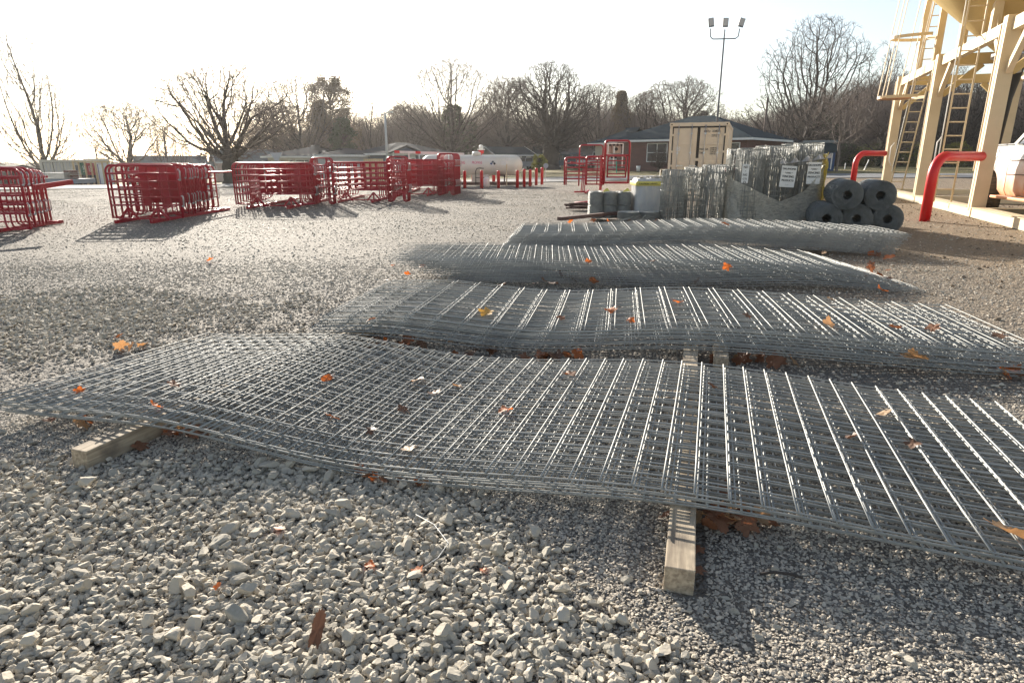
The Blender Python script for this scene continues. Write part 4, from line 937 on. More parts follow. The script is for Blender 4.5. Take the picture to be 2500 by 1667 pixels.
bol = MB(); bol.lathe([(.075, 0), (.075, .93), (.065, .97), (.03, .99), (.001, .995)], 16); bolm = bol.mesh('bollard'); bolm.materials.append(M['redpipe'])
for i, (px, py, h) in enumerate([(1135, 460, 1), (1176, 460, 1.02), (1217, 459.5, 1), (1263, 459, 1), (1279.5, 456.5, 1.02), (1294, 455, .95), (1309, 453.5, 1), (1323, 452, 1)]):
    p = G(px, py); o = link('bollard', bolm); o.location = p; s = (p.y*44/F)/1.0; o.scale = (1, 1, s*h*.93)
    T(o, ['first red bollard from the left in front of the propane tank', 'red bollard just left of the white gas cylinder', 'red bollard just right of the white gas cylinder', 'red bollard below the rounded right end of the propane tank', 'red bollard right of the tank end, first of the close group of four', 'second red bollard of the close group right of the tank', 'third red bollard of the close group right of the tank', 'rightmost red bollard, next to the round sign on a post'][i], 'bollard', 'red bollards round the propane tank')
for px, Y, lab in [(1155, 36.6, 'short red bollard seen under the tank at the pump'), (1170, 37, 'red bollard behind the tank just left of the gas cylinder'), (1205, 37, 'red bollard behind the tank, seen between the front bollards')]:
    p = gx(px, Y); o = link('bollard', bolm); o.location = p; o.scale = (1.2, 1.2, .9); T(o, lab, 'bollard', 'red bollards behind the tank')
p = G(1188, 457); m = MB(); r = .155
cyl = E('gas_cylinder', p, 0, 'white portable gas cylinder standing between two red bollards', 'gas cylinder')
m.lathe([(.11, 0), (.12, .03), (r, .07), (r, .38), (.13, .44), (.05, .49), (.04, .51)], 20); m.build('body', M['white'], cyl)
m = MB(); m.tube([(.1*math.cos(a), .1*math.sin(a), .57) for a in np.linspace(.5, 5.8, 14)], .012, 6)
for a in (.6, 2.6, 4.6): m.tube([(.1*math.cos(a), .1*math.sin(a), .45), (.1*math.cos(a), .1*math.sin(a), .57)], .012, 6)
m.build('collar', M['white'], cyl); m = MB(); m.lathe([(.02, .5), (.02, .55), (.04, .56), (.04, .58)], 10); m.build('valve', M['steel'], cyl)
# barrier arm
A = at(964, 371, 31); B = at(1133, 376.5, 31.6)
e = E('barrier_arm', A, math.atan2(B.y-A.y, B.x-A.x), 'long white pole with two red bands above the red panels', 'barrier'); L = (B-A).length
m = MB(); m.bar((0, 0, 0), (L, 0, B.z-A.z), .10, .11); m.build('pole', M['white'], e)
for t in (.03, .33): m = MB(); m.bar((L*t-.12, 0, (B.z-A.z)*t), (L*t+.12, 0, (B.z-A.z)*t), .104, .116); m.build('red_band', M['redpipe'], e)
m = MB(); m.box((L*.86, 0, -A.z/2), (.09, .09, A.z-.12)); m.box((L*.2, 0.0, -A.z/2), (.07, .07, A.z-.12)); m.build('support_post', M['white'], e)
# small red and white post lamp behind the tank
p = gx(1175, 38); e = E('post_lamp', (p.x, 38, 0), 0, 'red and white lamp unit on a post rising behind the propane tank', 'lamp'); z = at(1175, 376, 38).z
m = MB(); m.box((0, 0, z/2), (.1, .1, z)); m.build('post', M['redpipe'], e); m = MB(); m.box((0, 0, z+.1), (.30, .25, .18)); m.build('red_housing', M['redpipe'], e, bevel=.02)
m = MB(); m.box((0, 0, z+.24), (.44, .2, .06)); m.lathe([(.08, z+.27), (.13, z+.30), (.12, z+.45), (.05, z+.5)], 12); m.build('white_head', M['white'], e)
# round sign
p = G(1332, 449); z = at(1332, 405, p.y).z; e = E('round_sign', p, .0, 'round grey sign seen from behind on a thin post', 'sign')
m = MB(); m.box((0, 0, (z)/2), (.03, .03, z+.1)); m.build('post', M['steel'], e); m = MB(); m.lathe([(.14, 0), (.14, .012)], 24, (0, -.03, z), Matrix.Rotation(R(90), 3, 'X')); m.build('sign_plate', M['greyblue'], e)
# give way sign far left
p = gx(677, 40); z = at(677, 385, 40).z; e = E('road_sign', p, .1, 'inverted triangle road sign seen from behind above the third red stack', 'sign')
h = z-p.z; m = MB(); m.box((0, 0, h/2), (.05, .05, h)); m.build('post', M['steel'], e); m = MB(); m.prism([(-.36, h+.28), (0, h-.34), (.36, h+.28)], -.04, -.025, 'y'); m.build('sign_plate', M['lightgrey'], e)

# ---------------- left lot: white containers, door frames, flatbed ----------------
def side_container(pxa, ya, pxb, yb, hgt, label, doors):
    A = gx(pxa, ya); B = gx(pxb, yb); ang = math.atan2(B.y-A.y, B.x-A.x); L = (B-A).xy.length
    e = E('storage_container', (A.x, A.y, A.z), ang, label, 'container', 'pale containers at the left edge')
    m = MB(); N = 80; vs = []
    for i in range(N+1):
        x = L*i/N; dy = .04 if i % 4 in (1, 2) and not doors else 0; vs += [(x, dy, .1), (x, dy, hgt-.1)]
    m.add(vs, [(i*2, i*2+2, i*2+3, i*2+1) for i in range(N)]); m.box((L/2, 1.3, hgt/2), (L-.02, 2.3, hgt-.1)); m.build('walls', M['contw'], e)
    m = MB()
    for z in (.08, hgt-.08): m.box((L/2, -.02, z), (L+.02, .12, .17))
    for x in (.08, L-.08): m.box((x, -.02, hgt/2), (.17, .12, hgt-.34))
    m.build('frame', M['contw'], e)
    if doors:
        for k in range(4):
            m = MB(); w_ = (L-.4)/4; m.box((.2+w_*(k+.5), -.02, hgt/2), (w_-.06, .04, hgt-.42))
            for z in (.7, 1.5, 2.0): m.box((.2+w_*(k+.5), -.045, z), (w_-.2, .02, .07))
            o = m.build('door', M['contw'], e); m = MB()
            for t in (.3, .7): m.tube([(.2+w_*(k+t), -.07, .15), (.2+w_*(k+t), -.07, hgt-.15)], .02, 6)
            m.build('lock_rod', M['steel'], o)
        m = MB(); m.box((L/2, .01, hgt/2), (L-.3, .02, hgt-.36)); m.build('door_gasket', M['dark'], e)
side_container(97, 50, 209, 51, 2.15, 'pale container with four side doors behind the leftmost red stack', True)
side_container(206, 54, 268, 55, 2.45, 'taller plain pale container right of the one with side doors', False)
def posters():
    Y = 44.; A = gx(178, Y); B = gx(274, Y); L = B.x-A.x; h = 1.55
    e = E('stud_frame', A, 0, 'open timber stud frame holding coloured display boards at the left', 'stud frame')
    for t in (.0, .14, .30, .455, .56, .74, .88, 1.): m = MB(); m.box((L*t, 0, h/2), (.07, .09, h)); m.build('stud', M['lumber'], e)
    m = MB(); m.box((L/2, 0, h+.03), (L+.1, .09, .06)); m.box((L/2, 0, .03), (L, .09, .06)); m.build('plate', M['lumber'], e)
    for t0, t1, top, bot, s in ((.16, .285, 'posterg', 'posterd', 'DR L'), (.315, .44, 'posterr', 'posterd', 'CLD'), (.47, .55, 'posterr', 'posterd', 'COL')):
        m = MB(); m.box((L*(t0+t1)/2, .06, h*.72), (L*(t1-t0), .02, h*.5)); o = m.build('display_board', M[top], e)
        m = MB(); m.box((L*(t0+t1)/2, .06, h*.26), (L*(t1-t0), .02, h*.42)); m.build('lower_board', M[bot], o)
        me = put_text(s, .2, M['white'], o, (L*(t0+.055), .045, h*.85), 0, 'LEFT'); me.rotation_euler = (R(90), R(90), 0)
    m = MB(); m.box((L*.79, .06, h*.5), (L*.4, .02, h*.9)); o = m.build('white_board', M['white'], e)
    m = MB()
    for a, b in (((L*.61, .12), (L*.61, h*.92)), ((L*.97, .12), (L*.97, h*.92)), ((L*.61, .12), (L*.97, .12)), ((L*.61, h*.92), (L*.97, h*.92))): m.bar((a[0], .04, a[1]), (b[0], .04, b[1]), .04, .02)
    for zc in (h*.66, h*.38): m.tube([(L*.88+.26*math.cos(a), .04, zc+.2*math.sin(a)) for a in np.linspace(0, 6.28, 20)], .02, 5)
    m.build('board_border', M['purple'], o)
    m = MB(); m.box((L*.07, .06, h*.68), (L*.08, .02, h*.4)); o = m.build('slate_board', M['slate'], e)
    p = gx(125, 40); q = gx(203, 40); L2 = q.x-gx(60, 40).x; e = E('flatbed_trailer', (gx(60, 40).x, 40, p.z), 0, 'grey steel flatbed with metal sheets in front of the pale container', 'trailer')
    m = MB(); m.box((L2/2, 0, .28), (L2, 1.8, .26)); m.build('deck', M['greyblue'], e); m = MB(); m.box((L2/2, 0, .08), (L2*.8, .3, .14)); m.build('skid', M['rust'], e)
    o = E('sheet_stack', (p.x-.3, 40, p.z+.41), 0, 'loose pile of metal sheets lying on the grey flatbed', 'metal sheets'); 
    m = MB()
    for i in range(7): m.box((.9+random.uniform(-.15, .15), -.3, .03+i*.055), (1.7+random.uniform(-.3, .3), 1.1, .02), rz=random.uniform(-.05, .05))
    m.build('sheets', M['steel'], o)
    m = MB(); m.box((0, 0, .35), (.5, .6, .5), taper=.97); T(m.build('brown_box', M['brick'], loc=(gx(181, 40).x-.1, 39.7, p.z+.32), bevel=.02), 'reddish brown box at the right end of the flatbed', 'box')
posters()

# ---------------- silo stand ----------------
def silo():
    ed = Vector((.342, .94, 0)).normalized(); nd = Vector((ed.y, -ed.x, 0)); P3 = Vector((11.05, 15.35, 0)); MM = Matrix((nd, ed, Vector((0,0,1)))).transposed()
    ang = math.atan2(nd.y, nd.x); e = E('feed_silo', P3, ang, 'cream steel feed silo stand with tall posts, hoppers and ladders at the right edge', 'silo')
    # local frame: x = away from yard (nd), y = along row (ed)
    S = 5.72; Hp = 4.36; D = 3.7
    ys = [-2*S, -S, 0, S, 2*S]
    for y in ys:
        for x in (0, D):
            m = MB(); m.box((x, y, Hp/2), (.30, .27, Hp))
            if x == 0: m.box((-.155, y+.04, Hp/2), (.012, .12, Hp-.3)); m.box((-.1, y+.15, .9+(Hp-.9)/2), (.16, .03, Hp-1.2))
            o = m.build('post', M['cream'], e, bevel=.012)
    for y0, y1 in zip(ys[:-1], ys[1:]):
        m = MB(); m.box((-.02, (y0+y1)/2, .11), (.22, S-.275, .22)); m.box((-.02, (y0+y1)/2, .226), (.30, S-.28, .012)); m.build('base_beam', M['cream'], e)
        for x in (.05, D): m = MB(); m.box((x, (y0+y1)/2, Hp-.19), (.18, S-.275, .26)); m.build('top_beam', M['cream'], e)
    for y in ys:
        m = MB(); m.box((D/2, y, Hp-.16), (D-.31, .2, .30)); m.build('cross_beam', M['creamd'], e)
        m = MB(); m.box((D/2, y, .11), (D-.31, .2, .2)); m.build('floor_beam', M['cream'], e)
        for sx in (0, 1):
            x0 = .16 if sx == 0 else D-.16; x1 = 1.05 if sx == 0 else D-1.05
            m = MB(); m.bar((x0, y, Hp-1.15), (x1, y, Hp-.32), .14, .16); m.build('knee_brace', M['creamd'], e)
    for y0 in ys[:-1]:
        for f0, f1 in ((.14, 1.0), (S-.14, S-1.0)): m = MB(); m.bar((.05, y0+f0, Hp-1.15), (.05, y0+f1, Hp-.33), .12, .14); m.build('knee_brace', M['cream'], e)
    # upper columns carrying the bins
    for y in (-S, -S/2, 0, S/2, S, 1.5*S, 2*S-.3):
        for x in (.42, D-.42):
            m = MB(); m.box((x, y, Hp+2.3), (.20, .20, 4.6)); m.add([(x+.0, y-.35, Hp), (x, y+.35, Hp), (x, y+.1, Hp+.55), (x, y-.1, Hp+.55), (x+.02, y-.35, Hp), (x+.02, y+.35, Hp), (x+.02, y+.1, Hp+.55), (x+.02, y-.1, Hp+.55)], [(0,1,2,3),(7,6,5,4),(0,4,5,1),(1,5,6,2),(2,6,7,3),(3,7,4,0)]); m.build('upper_column', M['cream'], e)
    for yc in (-S*.5, S*.5, S*1.35):
        if yc > S: c = (D/2+.2, yc, 0); rt = 1.5; zb = 5.2
        else: c = (D/2-.6, yc+1.2, 0); rt = 3.7; zb = 4.1
        m = MB(); m.lathe([(.32, zb), (rt, zb+(rt-.32)*.9), (rt, zb+(rt-.32)*.9+4.5)], 28, c, sm=True); m.build('hopper', M['creamd'], e)
        m = MB(); m.lathe([(.45, zb-.12), (.45, zb), (.30, zb), (.30, zb-.5), (.2, zb-.5)], 20, c); m.build('outlet', M['steel'], e)
    m = MB(); m.lathe([(.13, 1.6), (.2, 3.0), (.36, 4.0), (.45, 4.1)], 16, (D/2-.2, 5.3, 0)); m.build('loading_sleeve', M['black'], e)
    def ladder(y, ztop, cage):
        x0 = -.42 if not cage else -.30; tl = .075 if cage else .0; X = lambda z: x0+tl*max(0, z-.2)
        g = MB()
        for d in (0, .40): g.tube([(X(.22)+d, y, .22), (X(ztop)+d, y, ztop)], .024, 8)
        o = g.build('ladder', M['cream'], e); g = MB(); z = .55
        while z < ztop: g.tube([(X(z), y, z), (X(z)+.40, y, z)], .017, 6); z += .34
        g.build('rungs', M['cream'], o)
        g = MB(); g.tube([(X(.9)-.06, y+.05, .9), (X(2)-.06, y+.05, 2.), (X(ztop)-.05, y+.05, ztop)], .014, 5); g.tube([(x0-.06, y+.05, 1.9), (x0-.15, y+.03, 1.75), (x0-.15, y+.03, 1.3), (x0-.06, y+.05, 1.1)], .016, 5); g.build('rope', M['white'], o)
        if cage:
            cx = lambda z, a: (X(z)+.05-1.12*math.sin(a), y+.62*math.cos(a), z)
            for z in (3.42, 5.35, 7.3):
                g = MB(); pts = [(X(z)+.40, y, z)]+[cx(z, a) for a in np.linspace(.0, math.pi, 19)]+[(X(z)-.0, y-.02, z)]
                for p_, q_ in zip(pts[:-1], pts[1:]): g.bar(p_, q_, .02, .10)
                g.build('cage_hoop', M['cream'], o)
            for a in np.linspace(.35, math.pi-.35, 5): g = MB(); g.bar(cx(3.42, a), cx(9.2, a), .065, .02); g.build('cage_bar', M['cream'], o)
            g = MB(); g.box((x0-.30, y, 3.38), (.9, .75, .035)); g.build('cage_gate', mat('rusty plate', (.42,.17,.08), .7, 0, (.55,.35,.2), 6), o)
    ladder(1.55*S, 9, True); ladder(.36*S, 9, False)
    return e
silo()
def hoop(px, py, tgt, label):
    a = G(px, py) if isinstance(px, (int, float)) else px; b = Vector(tgt); z = b.z; d = (Vector((b.x, b.y, 0))-Vector((a.x, a.y, 0))); L = d.length; d.normalize(); rc = .42
    pts = [Vector((a.x, a.y, -.05)), Vector((a.x, a.y, z-rc))]+[Vector((a.x, a.y, z-rc))+d*(rc-rc*math.cos(t))+Vector((0, 0, rc*math.sin(t))) for t in np.linspace(.12, math.pi/2, 8)]+[Vector((b.x, b.y, z))]
    m = MB(); m.tube(pts, .105, 20); T(m.build('guard_pipe', M['redpipe']), label, 'guard rail', 'bent red guard pipes')
hoop(2257, 539, (10.86, 15.25, 1.38), 'near bent red guard pipe in front of the right silo post')
q = at(2083, 440, 25.6); hoop(Vector((q.x, 25.6, 0)), 0, (14.72, 26.05, 1.55), 'far bent red guard pipe beside the left silo post')

# ---------------- truck ----------------
def wheel(parent, x, y, z, r, wd, axis='x', rz=0, hub='steel'):
    MX = Matrix.Rotation(R(90), 3, 'Y'); MX = Matrix.Rotation(rz, 3, 'Z') @ MX; m = MB()
    m.lathe([(r*.6, -wd*.5), (r*.93, -wd*.5), (r, -wd*.34), (r, wd*.34), (r*.93, wd*.5), (r*.6, wd*.5)], 36, (x, y, z), MX)
    for k in range(36):
        a = 2*math.pi*k/36
        for s in (-1, 1): c = MX @ Vector((r*1.005*math.cos(a+.05*s), r*1.005*math.sin(a+.05*s), s*wd*.25)); m.box(c+Vector((x, y, z)), (wd*.40, .035, .05), M=MX @ Matrix.Rotation(a+math.pi/2, 3, 'Z') @ Matrix.Rotation(R(90), 3, 'Y'))
    o = m.build('wheel', M['rubber'], parent); m = MB(); m.lathe([(.001, wd*.3), (r*.25, wd*.36), (r*.45, wd*.28), (r*.6, wd*.42), (r*.6, -wd*.42), (.001, -wd*.3)], 24, (x, y, z), MX); m.build('rim', M[hub], o); return o
def truck():
    ed = Vector((.30, .954, 0)); nd = Vector((ed.y, -ed.x, 0)); ang = math.atan2(nd.y, nd.x); O = at(2408, 470, 16.3)
    e = E('pickup_truck', (O.x, O.y, 0), ang, 'dusty white pickup truck parked under the silo, cut by the right edge', 'truck')
    # local: x across (0 = side facing yard), y forward(+); front axle y=0
    W = 2.0
    def shell(y0, y1, zb, zt, nm, m_, tum=.1, arch=None):
        b = MB(); N = 20; rows = [(0.06, zb), (.0, zb+.12), (-.015, zb+.5*(zt-zb)), (.02, zt-.28), (.10, zt-.08), (.26, zt)]
        vs = []
        for i in range(N+1):
            y = y0+(y1-y0)*i/N
            for x, z in rows:
                zz = z
                if arch is not None:
                    d = abs(y-arch)
                    if d < .60: zz = max(z, .52+math.sqrt(max(0, .60**2-d*d))*.98)
                vs.append((x, y, zz))
            for x, z in reversed(rows):
                zz = z
                if arch is not None:
                    d = abs(y-arch)
                    if d < .60: zz = max(z, .52+math.sqrt(max(0, .60**2-d*d))*.98)
                vs.append((W-x, y, zz))
        k = 12; fs = [(i*k+j, i*k+(j+1), (i+1)*k+(j+1), (i+1)*k+j) for i in range(N) for j in range(k-1)]+[tuple(range(k)), tuple(reversed(range(N*k, N*k+k)))]
        b.add(vs, fs, True); return b.build(nm, m_, e)
    shell(-.98, .95, .50, 1.64, 'front_fender', M['truck'], arch=0)
    shell(-2.02, -1.0, .50, 1.66, 'door', M['truck']); shell(-3.0, -2.035, .50, 1.66, 'rear_door', M['truck']); shell(-5.2, -3.02, .50, 1.60, 'bed', M['truck'], arch=-3.9)
    m = MB(); m.box((W/2, 0, 1.66), (W-.5, 1.6, .05)); m.box((W/2, -.55, 1.73), (1.2, .5, .10)); m.build('hood', M['black'], e, bevel=.02)
    m = MB()
    for z in (.98, 1.30): m.box((-.02, -1.5, z), (.015, .95, .02))
    m.build('trim_strip', M['rust'], e)
    m = MB(); m.box((-.02, -1.92, 1.50), (.04, .16, .05)); m.build('door_handle', M['tan'], e, bevel=.01)
    m = MB(); vs = [(.10, -.95, 1.66), (W-.10, -.95, 1.66), (W-.3, -1.5, 2.25), (.3, -1.5, 2.25), (.3, -3.0, 2.25), (W-.3, -3.0, 2.25), (W-.15, -3.05, 1.66), (.15, -3.05, 1.66)]
    m.add(vs, [(0,1,2,3),(3,2,5,4),(4,5,6,7),(0,3,4,7),(1,6,5,2)]); m.build('window', M['glass'], e)
    m = MB()
    for x in (.09, W-.09):
        s = 1 if x < 1 else -1; m.bar((x, -.93, 1.65), (x+.2*s, -1.5, 2.26), .07); m.bar((x+.2*s, -1.5, 2.26), (x+.2*s, -3.02, 2.26), .07); m.bar((x+.2*s, -2.0, 2.26), (x+.03*s, -2.02, 1.66), .08); m.bar((x+.2*s, -3.02, 2.26), (x+.06*s, -3.06, 1.66), .09)
    m.box((W/2, -2.25, 2.28), (W-.55, 1.6, .05)); m.build('cab_roof', M['truck'], e)
    m = MB(); m.box((-.10, -2.0, .47), (.22, 2.3, .06)); m.build('running_board', M['truck'], e, bevel=.015)
    wheel(e, .14, 0, .52, .515, .29, rz=-.25); wheel(e, W-.14, 0, .52, .515, .29, rz=-.25); wheel(e, .14, -3.9, .52, .515, .29); wheel(e, W-.14, -3.9, .52, .515, .29)
    m = MB(); m.box((W/2, -2, .55), (1.0, 5.2, .2)); m.build('chassis', M['dark'], e)
truck()

# ---------------- cars ----------------
def car(px, Y, L, Hc, rz, col, label, kind='suv', pickup=False):
    p = gx(px, Y); e = E('parked_car', p, rz, label, 'car'); W = 1.85
    if pickup: body = [(-L/2, .45), (-L/2, 1.0), (L*.05, 1.02), (L*.05, 1.05), (L*.38, 1.05), (L*.5, .9), (L*.5, .45)]; gl = [(-L*.12, 1.03), (-L*.10, Hc), (L*.12, Hc), (L*.24, 1.06)]
    else: body = [(-L/2, .4), (-L/2, .95), (-L*.45, 1.05), (L*.18, 1.05), (L*.42, .92), (L*.5, .75), (L*.5, .4)]; gl = [(-L*.46, 1.03), (-L*.40, Hc), (L*.05, Hc), (L*.22, 1.05)]
    def ext(poly, y0, y1, nm, m_, bev=.04):
        b = MB(); b.prism(poly, y0, y1, 'y'); return b.build(nm, m_, e, bevel=bev)
    ext(body, -W/2, W/2, 'body', M[col]); g = ext(gl, -W/2+.12, W/2-.12, 'windows', M['glass'])
    x0, x1 = gl[1][0], gl[2][0]; b = MB(); b.box(((x0+x1)/2, 0, Hc+.02), (x1-x0+.1, W-.22, .05)); 
    for s in (-1, 1):
        y = s*(W/2-.11)
        for (a, c) in ((gl[0], gl[1]), (gl[3], gl[2]), ((gl[0][0]*.35, 1.04), (gl[0][0]*.35, Hc)), ((gl[3][0]*.35, 1.04), (gl[3][0]*.35, Hc))): b.bar((a[0], y, a[1]), (c[0], y, c[1]), .07)
    b.build('roof', M[col], e)
    for x in (-L*.32, L*.32):
        for y in (-W/2+.1, W/2-.1):
            m = MB(); MX = Matrix.Rotation(R(90), 3, 'X'); m.lathe([(.2, -.11), (.35, -.11), (.37, -.06), (.37, .06), (.35, .11), (.2, .11)], 20, (x, y, .37), MX); o = m.build('wheel', M['rubber'], e)
            m = MB(); m.lathe([(.001, .12), (.21, .1), (.21, -.1), (.001, -.12)], 14, (x, y, .37), MX); m.build('rim', M['steel'], o)
    for s in (-1, 1):
        b = MB(); b.box((-L/2-.01, s*.78, .95), (.05, .16, .30)); b.build('tail_light', M['redpipe'], e)
        b = MB(); b.box((L/2-.02, s*.7, .72), (.08, .3, .14)); b.build('headlight', M['white'], e)
    return e
car(1382, 84, 4.7, 1.75, .25, 'suvblue', 'blue grey estate car parked on the lawn behind the round sign')
car(1425, 92, 4.6, 1.65, .2, 'slate', 'dark car half hidden behind the red cattle chute')
car(1466, 74, 5.2, 1.85, .35, 'carwhite', 'white pickup parked in front of the brick house end', pickup=True)
car(1272, 92, 4.4, 1.45, -.3, 'slate', 'dark car in the shade of the low white house')
car(1290, 90, 4.4, 1.5, .3, 'greyblue', 'grey car at the carport right of the propane tank')

# ---------------- houses ----------------
def house(A, B, depth, ze, zr, wallm, roofm, label, hip=.35, wins=(), doors=(), over=.45, trim='white', porch=None, gable=False, name='house', zg=None, ridge_in=None, chim=None):
    """front wall from A to B (left to right as seen), local x along it, y away from the camera"""
    d = B-A; L = d.xy.length; ang = math.atan2(d.y, d.x); z0 = min(A.z, B.z)-.4 if zg is None else zg
    e = E(name, (A.x, A.y, 0), ang, label, 'house')
    m = MB(); m.box((L/2, depth/2, (z0+ze)/2), (L, depth, ze-z0))
    if gable:
        m.add([(0, 0, ze), (0, depth, ze), (0, depth/2, zr-.12), (.15, 0, ze), (.15, depth, ze), (.15, depth/2, zr-.12)], [(0,1,2),(5,4,3),(0,3,4,1),(1,4,5,2),(2,5,3,0)])
        m.add([(L, 0, ze), (L, depth, ze), (L, depth/2, zr-.12), (L-.15, 0, ze), (L-.15, depth, ze), (L-.15, depth/2, zr-.12)], [(2,1,0),(3,4,5),(1,4,3,0),(2,5,4,1),(0,3,5,2)])
    m.build('wall', M[wallm], e)
    hi = 0 if gable else (ridge_in or depth*.5)*1.; o_ = over; t = .16
    x0, x1, y0, y1 = -o_, L+o_, -o_, depth+o_
    vs = [(x0, y0, ze), (x1, y0, ze), (x1, y1, ze), (x0, y1, ze), (hi+(-o_ if gable else 0), depth/2, zr), (L-hi+(o_ if gable else 0), depth/2, zr)]
    vt = [(a, b, c-t) for a, b, c in vs]
    m = MB(); m.add(vs+vt, [(0,1,5,4),(1,2,5),(2,3,4,5),(3,0,4),(7,6,10,11),(8,7,11),(9,8,11,10),(6,9,10),(0,6,7,1),(1,7,8,2),(2,8,9,3),(3,9,6,0)] if not gable else [(0,1,5,4),(2,3,4,5),(7,6,10,11),(9,8,11,10),(0,6,7,1),(2,8,9,3),(0,4,10,6),(3,9,10,4),(1,7,11,5),(2,5,11,8)])
    rf = m.build('roof', M[roofm], e)
    m = MB(); f = .18
    for a, b in (((x0, y0), (x1, y0)),)+((((x0, y0), (x0, y1)), ((x1, y0), (x1, y1))) if not gable else ()): m.bar((a[0], a[1], ze-.12), (b[0], b[1], ze-.12), .05, f) if a[1] == b[1] else m.bar((a[0], a[1], ze-.12), (b[0], b[1], ze-.12), .05, f)
    if gable:
        for x in (x0-.03, x1+.03): m.bar((x, y0, ze-.05), (x, depth/2, zr-.03), .05, .16); m.bar((x, y1, ze-.05), (x, depth/2, zr-.03), .05, .16)
    m.build('fascia', M[trim], e)
    if chim: m = MB(); m.box((chim, depth*.5, zr+.1), (.5, .5, 1.0)); m.build('chimney', M['brick'], rf)
    for (u0, u1, za, zb) in wins:
        U0, U1 = u0*L, u1*L; fr = MB(); c = ((U0+U1)/2, -.03, (za+zb)/2)
        for s in (-1, 1): fr.box((c[0]+s*(U1-U0)/2, -.03, c[2]), (.07, .10, zb-za+.07))
        for z in (za, zb): fr.box((c[0], -.032, z), (U1-U0-.07, .10, .08))
        if U1-U0 > 1.2: fr.box((c[0], -.034, c[2]), (.06, .09, zb-za-.08))
        if zb-za > 1: fr.box((c[0], -.036, c[2]), (U1-U0-.08, .07, .05))
        o = fr.build('window', M[trim], e); p_ = MB(); p_.box((c[0], -.012, c[2]), (U1-U0-.05, .03, zb-za-.05)); p_.build('pane', M['glass'], o)
    for (u0, u1, zt, col) in doors:
        U0, U1 = u0*L, u1*L; b = MB(); b.box(((U0+U1)/2, -.03, (z0+.4+zt)/2), (U1-U0, .06, zt-z0-.4)); o = b.build('door', M[col], e)
        b = MB(); b.box(((U0+U1)/2, -.07, (z0+.4+zt)/2+.5), ((U1-U0)*.6, .02, .5)); b.build('pane', M['glass'], o); b = MB(); b.box((U1-.12, -.09, (z0+.4+zt)/2), (.05, .06, .05)); b.build('handle', M['steel'], o)
    if porch:
        u0, u1, dp, zt, zp = porch; U0, U1 = u0*L, u1*L; c = (U0+U1)/2
        b = MB(); b.add([(U0-.3, -dp, zt), (c, -dp, zp), (U1+.3, -dp, zt), (U0-.3, .3, zt), (c, .3, zp), (U1+.3, .3, zt), (U0-.3, -dp, zt-.15), (c, -dp, zp-.15), (U1+.3, -dp, zt-.15), (U0-.3, .3, zt-.15), (c, .3, zp-.15), (U1+.3, .3, zt-.15)], [(0,1,4,3),(1,2,5,4),(9,10,7,6),(10,11,8,7),(0,6,7,1),(1,7,8,2),(0,3,9,6),(2,8,11,5)]); b.build('porch_roof', M[roofm], e)
        b = MB(); b.prism([(U0-.1, zt-.1), (c, zp-.2), (U1+.1, zt-.1)], -dp+.1, -dp+.2, 'y'); b.build('porch_gable', M[wallm], e)
        for x in (U0, U1): b = MB(); b.box((x, -dp+.15, (z0+zt)/2), (.14, .14, zt-z0-.1)); b.build('porch_post', M[trim], e)
    return e
Z = lambda px, py, Y: at(px, py, Y).z
# brick house, right centre
A = gx(1505, 63.5); B = gx(1820, 55.5); 
bh = house(A, B, 9.5, 3.12, Z(1680, 288, 66), 'brick', 'roofteal', 'long red brown brick house with dark teal hipped roof behind the beige container', ridge_in=5.2, wins=[(.26, .42, 1.15, 2.75), (.88, .95, 1.6, 2.7)], doors=[(.52, .58, 2.5, 'white')], over=.6)
A2 = gx(1452, 69); B2 = gx(1530, 66)
house(A2, B2, 7, 3.0, Z(1583, 311, 69), 'beige', 'roofteal', 'low beige wing with teal roof at the left end of the brick house', ridge_in=3.0, over=.6, wins=[(.5, .75, 1.4, 2.4)])
A = gx(1838, 74); B = gx(1962, 74); house(A, B, 8, 3.0, Z(1900, 318, 78), 'beige', 'roofdark', 'beige bungalow with dark roof right of the brick house', ridge_in=2.5, wins=[(.1, .28, 1.3, 2.4), (.5, .62, 1.3, 2.4)])
def shed():
    A = gx(1958, 58); B = gx(2037, 57); d = B-A; L = d.xy.length; e = E('garden_shed', (A.x, A.y, A.z), math.atan2(d.y, d.x), 'bright blue shed with dark barn roof beside a slim tree', 'shed')
    h1 = Z(2000, 371, 58)-A.z; h2 = Z(2000, 342, 58)-A.z
    m = MB(); m.box((L/2, 1.6, h1/2), (L, 3.0, h1)); m.build('wall', M['blue'], e); m = MB(); m.prism([(-.1, h1-.05), (.5, h2-.25), (1.6, h2), (2.7, h2-.25), (3.3, h1-.05)], -.1, L+.1, 'x'); m.build('roof', M['roofteal'], e)
    m = MB(); m.box((L-.25, .08, h1*.5), (.10, .04, h1*.85)); m.box((L*.5, .08, h1*.5), (.02, .03, h1*.9)); m.build('corner_trim', M['white'], e)
    m = MB(); m.box((L*.3, .07, h1*.48), (.9, .05, h1*.86)); m.build('door', M['blue'], e)
shed()
